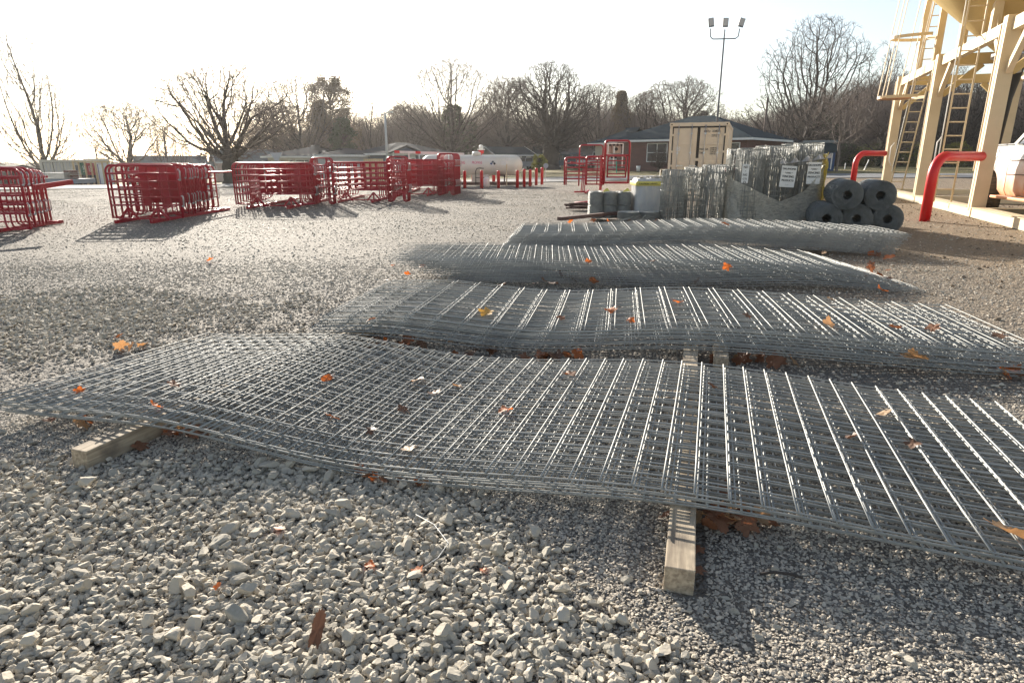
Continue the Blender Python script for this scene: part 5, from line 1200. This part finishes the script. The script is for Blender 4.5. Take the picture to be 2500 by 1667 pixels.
# left houses (ground falls away to the left)
def pxhouse(x0, Y0, x1, Y1, depth, py_e, py_r, *a, **k):
    A = gx(x0, Y0); B = gx(x1, Y1); Ym = (Y0+Y1)/2; xm = (x0+x1)/2
    return house(A, B, depth, Z(xm, py_e, Ym), Z(xm, py_r, Ym+depth/2), *a, **k)
zb = lambda px, Y: gx(px, Y).z
def corner_house(pxc, Y, ang, L, dp, pe, pr, wm, rm, label, wins=(), porch=None):
    A = gx(pxc, Y); A.z = H(A.x, Y); B = A+Vector((math.cos(ang), math.sin(ang), 0))*L; ze = Z(pxc, pe, Y); zr = Z(pxc-20, pr, Y+1.5)
    e = house(A, B, dp, ze, zr, wm, rm, label, gable=True, wins=[(u0, u1, A.z+za, A.z+zb_) for u0, u1, za, zb_ in wins], over=.35, zg=A.z-.6)
    # gable end facing left: window and small hooded porch
    m = MB(); m.box((-.03, dp*.30, A.z+1.55), (.09, .95, 1.15)); o = m.build('window', M['white'], e); m = MB(); m.box((-.055, dp*.30, A.z+1.55), (.07, .8, 1.0)); m.build('pane', M['glass'], o)
    m = MB(); m.box((-.03, dp*.62, A.z+1.05), (.08, .9, 2.0)); m.build('door', M['white'], e)
    m = MB(); c = dp*.62; zt = A.z+2.15; m.add([(-1.1, c-1., zt), (-1.1, c, zt+.6), (-1.1, c+1., zt), (.0, c-1., zt), (.0, c, zt+.6), (.0, c+1., zt), (-1.1, c-1., zt-.12), (-1.1, c, zt+.48), (-1.1, c+1., zt-.12), (.0, c-1., zt-.12), (.0, c, zt+.48), (.0, c+1., zt-.12)], [(1,0,3,4),(2,1,4,5),(10,9,6,7),(11,10,7,8),(0,1,7,6),(1,2,8,7)]); m.build('porch_roof', M[rm], e)
    m = MB(); m.bar((-1.13, c-1.05, zt-.05), (-1.13, c, zt+.58), .04, .12); m.bar((-1.13, c+1.05, zt-.05), (-1.13, c, zt+.58), .04, .12); m.build('porch_trim', M['white'], e)
corner_house(333, 92, R(28), 8.8, 7.0, 406, 380, 'beige', 'roofgrey', 'low beige house with pale grey gabled roof behind the second red stack')
corner_house(532, 93, R(30), 8.6, 8.0, 395, 364, 'peach', 'roofgrey', 'peach coloured gabled house with grey roof behind the big forked tree', wins=[(.68, .80, 1.3, 2.1)])
Y = 66.; g = zb(720, Y); pxhouse(655, 68, 775, 66, 8., 380.5, 355, 'offwhite', 'roofdark', 'off white house with dark hipped roof and white triple window', ridge_in=3.6, wins=[(.08, .26, g+1.1, g+2.1), (.44, .52, g+.9, g+2.2), (.58, .93, g+1.1, g+2.2)], over=.5)
Y = 70.; g = zb(860, Y); pxhouse(778, 64, 925, 66, 7., 377.5, 362, 'lightgrey', 'roofdark', 'long plain light grey house with low dark roof left of the pole', ridge_in=3.5, over=.35)
Y = 62.; g = zb(1040, Y); pxhouse(945, 62, 1105, 66, 8.5, 374, 349, 'navy', 'roofdark', 'dark navy house with white framed porch behind the fifth red stack', ridge_in=3, wins=[(.52, .62, g+1.1, g+2.1), (.66, .82, g+1.1, g+2.1), (.85, .95, g+1.1, g+2.1)], doors=[(.34, .42, g+2.2, 'white')], porch=(.04, .42, 1.0, Z(985, 371, 61), Z(985, 354, 61)), over=.4)
Y = 98.; g = zb(1265, Y); pxhouse(1214, 96, 1297, 98, 8, 378, 358.5, 'offwhite', 'roofteal', 'low white house with teal roof behind the right end of the propane tank', gable=True, wins=[(.5, .62, g+.9, g+2.), (.7, .85, g+.9, g+2.)], over=.6)
Y = 104.; g = zb(1320, Y); pxhouse(1305, 104, 1335, 104, 8, 377, 356, 'lightgrey', 'roofteal', 'pale house gable partly behind the big oak trunk', ridge_in=2)
Y = 100.; g = zb(1420, Y); pxhouse(1352, 100, 1470, 100, 8, 379, 362, 'tan', 'roofbrown', 'low tan house with brown carport roof right of the big oak', gable=True, doors=[(.3, .6, g+2.1, 'slate')], porch=(.0, .12, 1.2, Z(1358, 376, 99), Z(1358, 368, 99)), over=.5)
Y = 112.; g = zb(2370, Y); pxhouse(2290, 110, 2440, 110, 8, 350, 338, 'offwhite', 'roofgrey', 'pale low house among the trees seen through the silo legs', gable=True, over=.4)
m = MB(); p = gx(2143, 95); m.box((0, 0, 1.6), (2.0, 2.0, 3.2)); m.prism([(-1.2, 3.2), (0, 4.0), (1.2, 3.2)], -1.2, 1.2, 'y'); T(m.build('hut', M['tan'], loc=p), 'small tan hut among the dark trees left of the silo', 'hut')
# wood fence on the left of the pole
m = MB(); A = gx(890, 55); L = gx(940, 55).x-A.x; zt = Z(910, 388, 55)-A.z
for i in range(int(L/.15)): m.box((i*.15, 0, zt/2), (.135, .02, zt+random.uniform(-.02, .02)))
T(m.build('board_fence', M['lumber'], loc=A), 'yellowish board fence left of the navy house', 'fence')
m = MB(); p = gx(1559, 60); m.lathe([(.16, 0), (.2, .5), (.18, .5)], 16); T(m.build('bucket', M['white'], loc=p), 'white bucket on the lawn in front of the brick house', 'bucket')
for i, (px, Y, dx, h_, lab) in enumerate([(2112, 60, .0, .9, 'leaning white stake on the lawn left of the silo'), (2064, 62, 0, .6, 'thin blue topped marker stake on the lawn beside the slim tree')]):
    p = gx(px, Y); m = MB(); m.bar((0, 0, 0), (.3 if i == 0 else 0, 0, h_), .06); T(m.build('stake', M['white'], loc=p), lab, 'stake')

# ---------------- poles ----------------
def flood():
    Y = 44.; p = gx(1742, Y); e = E('floodlight_mast', p, 0, 'tall thin mast with three floodlights behind the beige container', 'floodlight'); H_ = Z(1757, 96, Y)-p.z; s = lambda px: at(px, 80, Y).x-at(1757, 80, Y).x
    m = MB(); m.tube([(0, 0, 0), (0, 0, H_)], [.085, .05], 12); m.build('pole', M['slate'], e)
    zc = H_; m = MB(); pts = [(s(1722), 0, zc+.6), (s(1723), 0, zc+.15), (s(1729), 0, zc), (s(1740), 0, zc), (s(1785), 0, zc+.03), (s(1791), 0, zc+.15), (s(1793), 0, zc+.6)]; m.tube(pts, .035, 8); m.tube([(0, 0, zc), (0, 0, zc+.55)], .04, 8); m.build('crossarm', M['slate'], e)
    for px, t in ((1722, .15), (1757, 0), (1796, -.25)):
        x = s(px); m = MB(); m.box((x, -.02, zc+.95), (.34, .12, .52), M=Matrix.Rotation(-t, 3, 'Y')); o = m.build('lamp_housing', M['slate'], e, bevel=.02); m = MB(); m.box((x, -.09, zc+.97), (.26, .03, .42), M=Matrix.Rotation(-t, 3, 'Y')); m.build('lens', M['lightgrey'], o)
flood()
def pole(px, Y, pyt, r, mm, label, arm=None, name='utility_pole'):
    p = gx(px, Y); x = at(px, pyt, Y); h_ = x.z-p.z; e = E(name, p, 0, label, 'pole'); m = MB(); m.tube([(0, 0, 0), (0, 0, h_)], [r, r*.7], 10); m.build('shaft', M[mm], e)
    if arm == 'cross': m = MB(); m.box((0, -.1, h_-1.2), (2.4, .1, .12)); m.build('crossarm', M[mm], e)
    if arm == 'lamp': m = MB(); m.tube([(0, 0, h_-.05), (.25, -.1, h_+.05)], .05, 8); m.box((.45, -.15, h_+.08), (.4, .2, .10)); m.build('lamp_head', M['lightgrey'], e)
pole(1858, 62, 238, .14, 'barktwig', 'bare wooden pole left of the tall bare tree at right')
pole(946, 52, 277, .11, 'lightgrey', 'grey street light pole at the left end of the navy house', 'lamp')
pole(239, 120, 360, .16, 'bark', 'distant utility pole with crossarm at far left', 'cross')
pole(2037, 120, 238, .14, 'bark', 'distant utility pole between the bare trees at right', 'cross')
m = MB(); p = gx(165, 47); 
# ---------------- trees ----------------
def grow(seed, H_, width, base=.2, top=.5, n=2200, step=.28, kill=.55, wob=.15, fork=1, th=.2, flat=.7, up=.05, r_tip=.009, twl=.6, blobs=0, lean=0, rk=0):
    """bare crown grown towards random points in an uneven envelope: trunk with limbs, fine crown"""
    rg = np.random.default_rng(seed); rd = random.Random(seed); P = []
    bl = [(rg.uniform(-1, 1)*width*.32, rg.uniform(-1, 1)*width*.32*flat, H_*rg.uniform(base+.15, .9), H_*rg.uniform(.14, .24)) for _ in range(blobs)]
    while len(P) < n:
        z = rg.uniform(base, 1); t = (z-base)/(1-base); rr = width/2*(math.sin(math.pi*min(1, t**(math.log(.5)/math.log(top))*.93+.07))**.6)
        a = rg.uniform(0, 6.2832); q = rr*math.sqrt(rg.uniform(.02, 1)); p = (q*math.cos(a), q*math.sin(a)*flat, z*H_)
        w_ = noise.noise(Vector((p[0]*.35, p[1]*.35, p[2]*.35+seed*7)))
        if w_ < -.12: continue
        if bl and not any(math.dist(p, b_[:3]) < b_[3] for b_ in bl): continue
        P.append(p)
    P = np.array(P); N = [np.array([0, 0, -.4])]; par = [-1]; zt = H_*th; k = max(3, int(zt/step))
    for i in range(1, k+1): N.append(np.array([lean*zt*(i/k)**2+.03*rg.normal(), .03*rg.normal(), zt*i/k])); par.append(i-1)
    near = np.full(len(P), 1e9); idx = np.zeros(len(P), int); alive = np.ones(len(P), bool)
    def upd(i0):
        arr = np.array(N[i0:]);
        for s in range(0, len(arr), 64):
            d = np.linalg.norm(P[:, None]-arr[None, s:s+64], axis=2); m_ = d.argmin(1); dm = d[np.arange(len(P)), m_]; u = dm < near; near[u] = dm[u]; idx[u] = m_[u]+i0+s
    upd(max(0, k-1)); kids = {}
    for it in range(170):
        alive &= near > kill
        if not alive.any(): break
        act = np.where(alive)[0]; vec = P[act]-np.array(N)[idx[act]]; vec /= np.linalg.norm(vec, axis=1)[:, None]+1e-9; i0 = len(N); acc = {}
        for j, a_ in enumerate(act): acc.setdefault(idx[a_], []).append(vec[j])
        for i, vs_ in acc.items():
            d = np.mean(vs_, axis=0); d = d/(np.linalg.norm(d)+1e-9)+rg.normal(size=3)*wob+np.array([0, 0, up])
            if par[i] >= 0: pd = N[i]-N[par[i]]; d = d+.9*pd/(np.linalg.norm(pd)+1e-9)
            d /= np.linalg.norm(d)+1e-9
            if any(np.dot(d, c_) > .93 for c_ in kids.get(i, [])) or len(kids.get(i, [])) > 3: continue
            kids.setdefault(i, []).append(d); N.append(N[i]+d*step); par.append(i)
        if len(N) == i0: break
        upd(i0)
    n_ = len(N); ch = [[] for _ in range(n_)]
    for i in range(1, n_): ch[par[i]].append(i)
    E_ = 2.1; rp = np.zeros(n_)
    for i in range(n_-1, -1, -1): rp[i] = (sum(rp[c]**E_ for c in ch[i])+(r_tip**E_ if not ch[i] else (r_tip*.35)**E_))**(1/E_)
    rp *= 1+rk*np.minimum(1, rp/.22); rp[0] *= 1.55; rp[1] *= 1.2
    A, C = MB(), MB(); st = [(0, None)]
    while st:
        i, pr_ = st.pop(); pts = [N[pr_]] if pr_ is not None else []; rs = [min(rp[pr_], rp[i]*1.15)] if pr_ is not None else []
        while True:
            pts.append(N[i]); rs.append(rp[i])
            if not ch[i]: break
            c = sorted(ch[i], key=lambda q: -rp[q]); st += [(q, i) for q in c[1:]]; i = c[0]
        if len(pts) < 2: continue
        r_ = rs[0]; (A if r_ > .05 else C).tube([Vector(p) for p in pts], rs, 9 if r_ > .12 else 6 if r_ > .05 else 4 if r_ > .02 else 3, cap=False)
    for i in range(k+2, n_):
        if rp[i] > .03: continue
        d0 = Vector(N[i]-N[par[i]]).normalized(); q = (3 if not ch[i] else (1 if rd.random() < .6 else 0))
        for _ in range(q):
            d = (d0+Vector((rd.gauss(0, .5), rd.gauss(0, .5), rd.gauss(0, .4)+.25))).normalized(); l_ = twl*rd.uniform(.5, 1.2); p = Vector(N[i]); e = p+d*l_*.5; f = e+(d+Vector((rd.gauss(0, .3), rd.gauss(0, .3), .15+rd.gauss(0, .2)))).normalized()*l_*.5
            C.tube([p, e, f], [.013, .010, .006], 3, cap=False)
            g = e+(d+Vector((rd.gauss(0, .7), rd.gauss(0, .7), rd.gauss(0, .5)))).normalized()*l_*.45; C.tube([e, g], [.009, .006], 3, cap=False)
    return A, C
TM = {}
def tree_mesh(key, bark='bark', twig='barktwig', **k):
    A, C = grow(**k); a = A.mesh('trunk'); a.materials.append(M[bark]); c = C.mesh('crown'); c.materials.append(M[twig]); TM[key] = (a, c, k['H_'])
tree_mesh('tall', seed=3, H_=20, width=11, base=.12, top=.30, n=6500, step=.28, th=.10, wob=.14, up=.3, kill=.36, r_tip=.014)
tree_mesh('round', seed=8, H_=9.5, width=10, base=.25, top=.55, n=4200, step=.18, kill=.26, th=.18, wob=.28, r_tip=.012)
tree_mesh('big', seed=22, H_=10, width=15.5, base=.20, top=.55, n=4800, step=.2, kill=.30, th=.14, wob=.18, up=.12, twl=.5, r_tip=.012, rk=.6)
tree_mesh('oak', seed=5, H_=15, width=18, base=.18, top=.50, n=8000, step=.28, kill=.36, th=.25, wob=.42, twig='bark', r_tip=.016, rk=.8)
tree_mesh('multi', seed=14, H_=14, width=16, base=.16, top=.55, n=6500, step=.26, kill=.36, th=.06, wob=.18, up=.12, r_tip=.012)
tree_mesh('right', seed=31, H_=18, width=20, base=.18, top=.62, n=4300, step=.3, kill=.50, th=.15, wob=.2, up=.08, twig='bark', r_tip=.015, rk=.35)
tree_mesh('vase', seed=9, H_=8, width=6.5, base=.3, top=.62, n=1100, step=.2, kill=.36, th=.24, wob=.05, up=.25, bark='barkpale', twig='barkpale', twl=.8, r_tip=.007)
tree_mesh('wooda', seed=41, H_=11, width=8, base=.2, top=.5, n=2000, step=.35, kill=.5, th=.2, wob=.2, r_tip=.014, twl=.9)
tree_mesh('woodb', seed=42, H_=10, width=9, base=.12, top=.45, n=2000, step=.35, kill=.5, th=.1, wob=.22, r_tip=.014, twl=.9)
def plant_tree(px, Y, pyt, key, label, rz=0, wx=1., name='bare_tree', lean=0, group=None):
    p = gx(px, Y); h_ = at(px, pyt, Y).z-p.z; a, c, H0 = TM[key]; s = h_/H0
    e = E(name, (p.x, p.y, p.z), rz, label, 'tree', group); e.rotation_euler = (0, lean, rz) if not lean else (Matrix.Rotation(lean, 3, 'Y') @ Matrix.Rotation(rz, 3, 'Z')).to_euler(); e.scale = (s*wx, s*wx, s)
    link('trunk', a, None, e); link('crown', c, None, e)
for a in [(113, 62, 52, 'tall', 'tall slender bare tree at the far left above the pale container', .4, .85, 'bare_tree', -.06),
          (313, 88, 248, 'round', 'small round bare tree above the grey roofed house', 1.2, 1.05), (405, 96, 268, 'tall', 'thin bare tree between the two small trees at left', 2.0, 1.1), (447, 92, 285, 'tall', 'thin straight sapling left of the big forked tree', .8, .55),
          (562, 50, 152, 'big', 'large forked bare tree in front of the peach house', 2.5, 1.05), (742, 88, 185, 'multi', 'dark twisted bare tree left of the brownish evergreen', .6, 1.05), (690, 96, 250, 'round', 'dense low bare tree behind the off white house', 4.0, 1.2), (910, 96, 222, 'tall', 'light thin bare tree right of the brownish evergreen', 3.1, 1.0),
          (1103, 76, 145, 'multi', 'broad bare tree behind the propane tank and the navy house', 3.0, 1.0), (1345, 82, 150, 'oak', 'massive gnarled oak with thick trunk beside the blue grey car', .9, 1.0), (1000, 100, 255, 'round', 'low dense bare tree above the navy house', 2.2, 1.3),
          (1240, 105, 190, 'round', 'bare tree just left of the gnarled oak', 5.0, 1.1), (1460, 104, 205, 'multi', 'reddish bare tree right of the gnarled oak', 1.0, 1.1), (1570, 100, 225, 'multi', 'bare tree behind the ridge of the brick house, left one', 4.4, 1.), (1650, 104, 190, 'round', 'tall bare tree behind the ridge of the brick house, right one', .2, 1.1),
          (1962, 78, 44, 'right', 'tallest bare tree at right, above the blue shed', 1.1, 1.0), (1900, 74, 225, 'right', 'low bare tree leaning left in front of the tallest one', 2.4, 1.15, 'bare_tree', -.3), (2120, 100, 105, 'tall', 'tall bare tree just left of the silo ladder cage', 2.4, 1.2),
          (2045, 56, 205, 'vase', 'slim young tree with fan of pale twigs beside the blue shed', .3, 1.25), (2160, 72, 262, 'round', 'low wide bare tree behind the far silo post', 3.3, 1.4), (2330, 90, 195, 'oak', 'spreading bare tree seen between the silo posts', 2.2, 1.0), (1745, 110, 250, 'tall', 'thin bare tree just left of the floodlight mast', 1.9, 1.1), (2480, 84, 190, 'round', 'bare tree behind the pickup at the right edge', .9, 1.2)]:
    plant_tree(*a)
# evergreens
def evergreen(px, Y, pyt, wpx, label, shape='round', m_='ever', seed=0, name='evergreen_tree', n=9000, base=.25, leaf_s=.16):
    rd = random.Random(seed); p = gx(px, Y); h_ = at(px, pyt, Y).z-p.z; w_ = wpx/F*Y/2
    e = E(name, p, rd.uniform(0, 6), label, 'tree'); m = MB(); m.tube([(0, 0, 0), (.1, 0, h_*.5), (0, .1, h_*.95)], [h_*.022, h_*.015, .02], 8)
    cl = []
    for i in range(80):
        t = rd.uniform(base, 1); rr = (1-t)**.7 if shape == 'cone' else math.sqrt(max(0, 1-((t-.62)/.44)**2)) if t > .2 else .5
        a = rd.uniform(0, 6.28); q = rr*w_*rd.uniform(.3, .95); c = Vector((q*math.cos(a), q*math.sin(a), t*h_)); cl.append((c, w_*rd.uniform(.24, .44)*(1.25-.5*t))); m.tube([(0, 0, c.z*.8), c*.6+Vector((0, 0, c.z*.3)), c], [.08, .05, .02], 4)
    m.build('trunk', M['bark'], e); vs = []; fs = []
    for i in range(n):
        c, s = rd.choice(cl); v = Vector((rd.gauss(0, 1), rd.gauss(0, 1), rd.gauss(0, .8))); v = v.normalized()*s*rd.random()**.55; q = c+v
        if shape == 'cone' and q.z > h_: continue
        a = Vector((rd.gauss(0, 1), rd.gauss(0, 1), rd.gauss(0, 1))).normalized()*leaf_s*rd.uniform(.5, 1.2); b = a.orthogonal().normalized()*leaf_s*.35; k = len(vs)
        vs += [q-a*.5, q+b, q+a*.5, q-b]; fs.append((k, k+1, k+2, k+3))
    b = MB(); b.add(vs, fs); b.build('crown', M[m_], e)
evergreen(815, 92, 190, 135, 'tall rounded brownish evergreen above the light grey house', m_='everb', seed=1, n=20000, base=.22, leaf_s=.26)
evergreen(1108, 92, 262, 70, 'dark evergreen inside the broad bare tree behind the tank', m_='ever', seed=2, n=9000, leaf_s=.25); evergreen(1150, 94, 300, 40, 'small dark evergreen right of the dark one behind the tank', m_='ever', seed=3, n=5000)
evergreen(1512, 102, 222, 75, 'pointed brownish cedar behind the left end of the brick house', 'cone', 'everb', 4, n=12000, base=.1, leaf_s=.25)
evergreen(1706, 110, 274, 42, 'small pine top just above the brick house roof', m_='ever', seed=5, n=5000, base=.3, leaf_s=.25); evergreen(1985, 96, 295, 110, 'dark pine crown behind the tallest bare tree', m_='ever', seed=6, n=9000, base=.5, leaf_s=.25)
evergreen(1318, 66, 380, 40, 'yellow green shrub at the foot of the gnarled oak', m_='bushy', seed=7, name='shrub', n=5000, base=.05, leaf_s=.10)
evergreen(840, 84, 290, 60, 'green evergreen at the lower right of the tall brownish evergreen', m_='ever', seed=8, n=8000, leaf_s=.25)
for i, (px, Y, pt) in enumerate([(2075, 88, 350), (2110, 86, 358), (2160, 84, 345), (2230, 86, 352), (2290, 86, 356), (2340, 84, 350)]):
    evergreen(px, Y, pt, 62, ['olive bush right of the blue shed', 'olive bush below the small tan hut', 'large olive bush behind the far red guard pipe', 'olive bush behind the ladder with cage', 'olive bush between the middle silo post and second ladder', 'olive bush left of the near silo post'][i], m_='bushy' if i % 2 else 'ever', seed=20+i, name='bush', n=3500, base=.05, leaf_s=.16)
# dark little tree by brick house wall
plant_tree(1610, 57, 365, 'oak', 'small dark pruned tree in front of the brick house window', .4, 1.0)
# far wood: one uncountable mass
wv = []
for key in ('wooda', 'woodb'):
    a, c, H0 = TM[key]; bm = bmesh.new(); bm.from_mesh(a); bm.from_mesh(c); me = bpy.data.meshes.new('wood tree'); bm.to_mesh(me); bm.free(); me.materials.append(M['barktwig']); wv.append(me)
P, RR, S = [], [], []
for i in range(330):
    Y = random.uniform(104, 165); px = random.uniform(860, 2700) if i % 6 else random.uniform(600, 960)
    if px > 1850 and i % 2: Y = random.uniform(92, 150)
    p = gx(px, Y); top = float(np.interp(px, [0, 300, 420, 600, 900, 1000, 1200, 1500, 1750, 1900, 2080, 2200, 2700], [385, 375, 340, 300, 290, 262, 265, 245, 285, 262, 205, 190, 190]))+random.gauss(14, 16)
    h_ = max(3, at(px, top, Y).z-p.z); s = h_/(11 if i % 2 == 0 else 10)
    P.append(p); RR.append((0, 0, random.uniform(0, 6.28))); q = random.uniform(1.0, 1.5); S.append((s*q, s*q, s))
for i in range(170):      # undergrowth and hedge tops
    px = random.uniform(870, 2700); Y = random.uniform(92, 110) if px > 1850 else random.uniform(108, 125); p = gx(px, Y); s = random.uniform(.35, .6); P.append(p); RR.append((0, 0, random.uniform(0, 6.28))); S.append((s*1.5, s*1.5, s))
for i in range(60):
    px = random.uniform(-60, 620); Y = random.uniform(120, 170); p = gx(px, Y); h_ = max(2.2, at(px, random.gauss(394, 5), Y).z-p.z); s = h_/10; P.append(p); RR.append((0, 0, random.uniform(0, 6.28))); S.append((s*2.2, s*2.2, s))
scatter('far_wood', P, RR, S, [i % 2 for i in range(len(P))], wv, 'mass of bare grey brown woodland behind the houses', 'wood')
# low dark hedge bank at far left
def bank():
    b = MB(); vs = []; fs = []; N = 40
    for i in range(N+1):
        px = -200+i/N*420; Y = 70+3*math.sin(i); p = gx(px, Y); t = at(px, 402+4*noise.noise(Vector((i*.3, 0, 0)))+abs(px-60)*.02, Y).z
        for k, (dy, f) in enumerate(((-4, 0), (-2, .8), (0, 1), (3, .8), (5, 0))): vs.append((p.x, Y+dy, p.z+(t-p.z)*f+.25*noise.noise(Vector((i*.9, k*1.7, 4)))*(f > 0)))
    for i in range(N):
        for k in range(4): fs.append((i*5+k, (i+1)*5+k, (i+1)*5+k+1, i*5+k+1))
    b.add(vs, fs, True); T(b.build('brush_bank', mat('dry brush', (.09,.075,.06), .95, 0, (.15,.13,.10), 2, bump=.8, bsc=6)), kind='structure')
bank()

# ---------------- haze box added to lighten the trees and imitate lens veiling ----------------
hz = MB(); hz.box((0, 180, 28), (760, 500, 64)); HZM = bpy.data.materials.new('haze'); HZM.use_nodes = True; hn = HZM.node_tree; hn.nodes.remove(hn.nodes['Principled BSDF'])
pv = hn.nodes.new('ShaderNodeVolumePrincipled'); pv.inputs['Color'].default_value = (.95, .93, .92, 1); pv.inputs['Density'].default_value = .00028; pv.inputs['Anisotropy'].default_value = .55; hn.links.new(pv.outputs[0], hn.nodes['Material Output'].inputs['Volume'])
T(hz.build('haze', HZM), 'thin haze volume added to lighten the trees, like lens veiling', 'haze', kind='stuff')
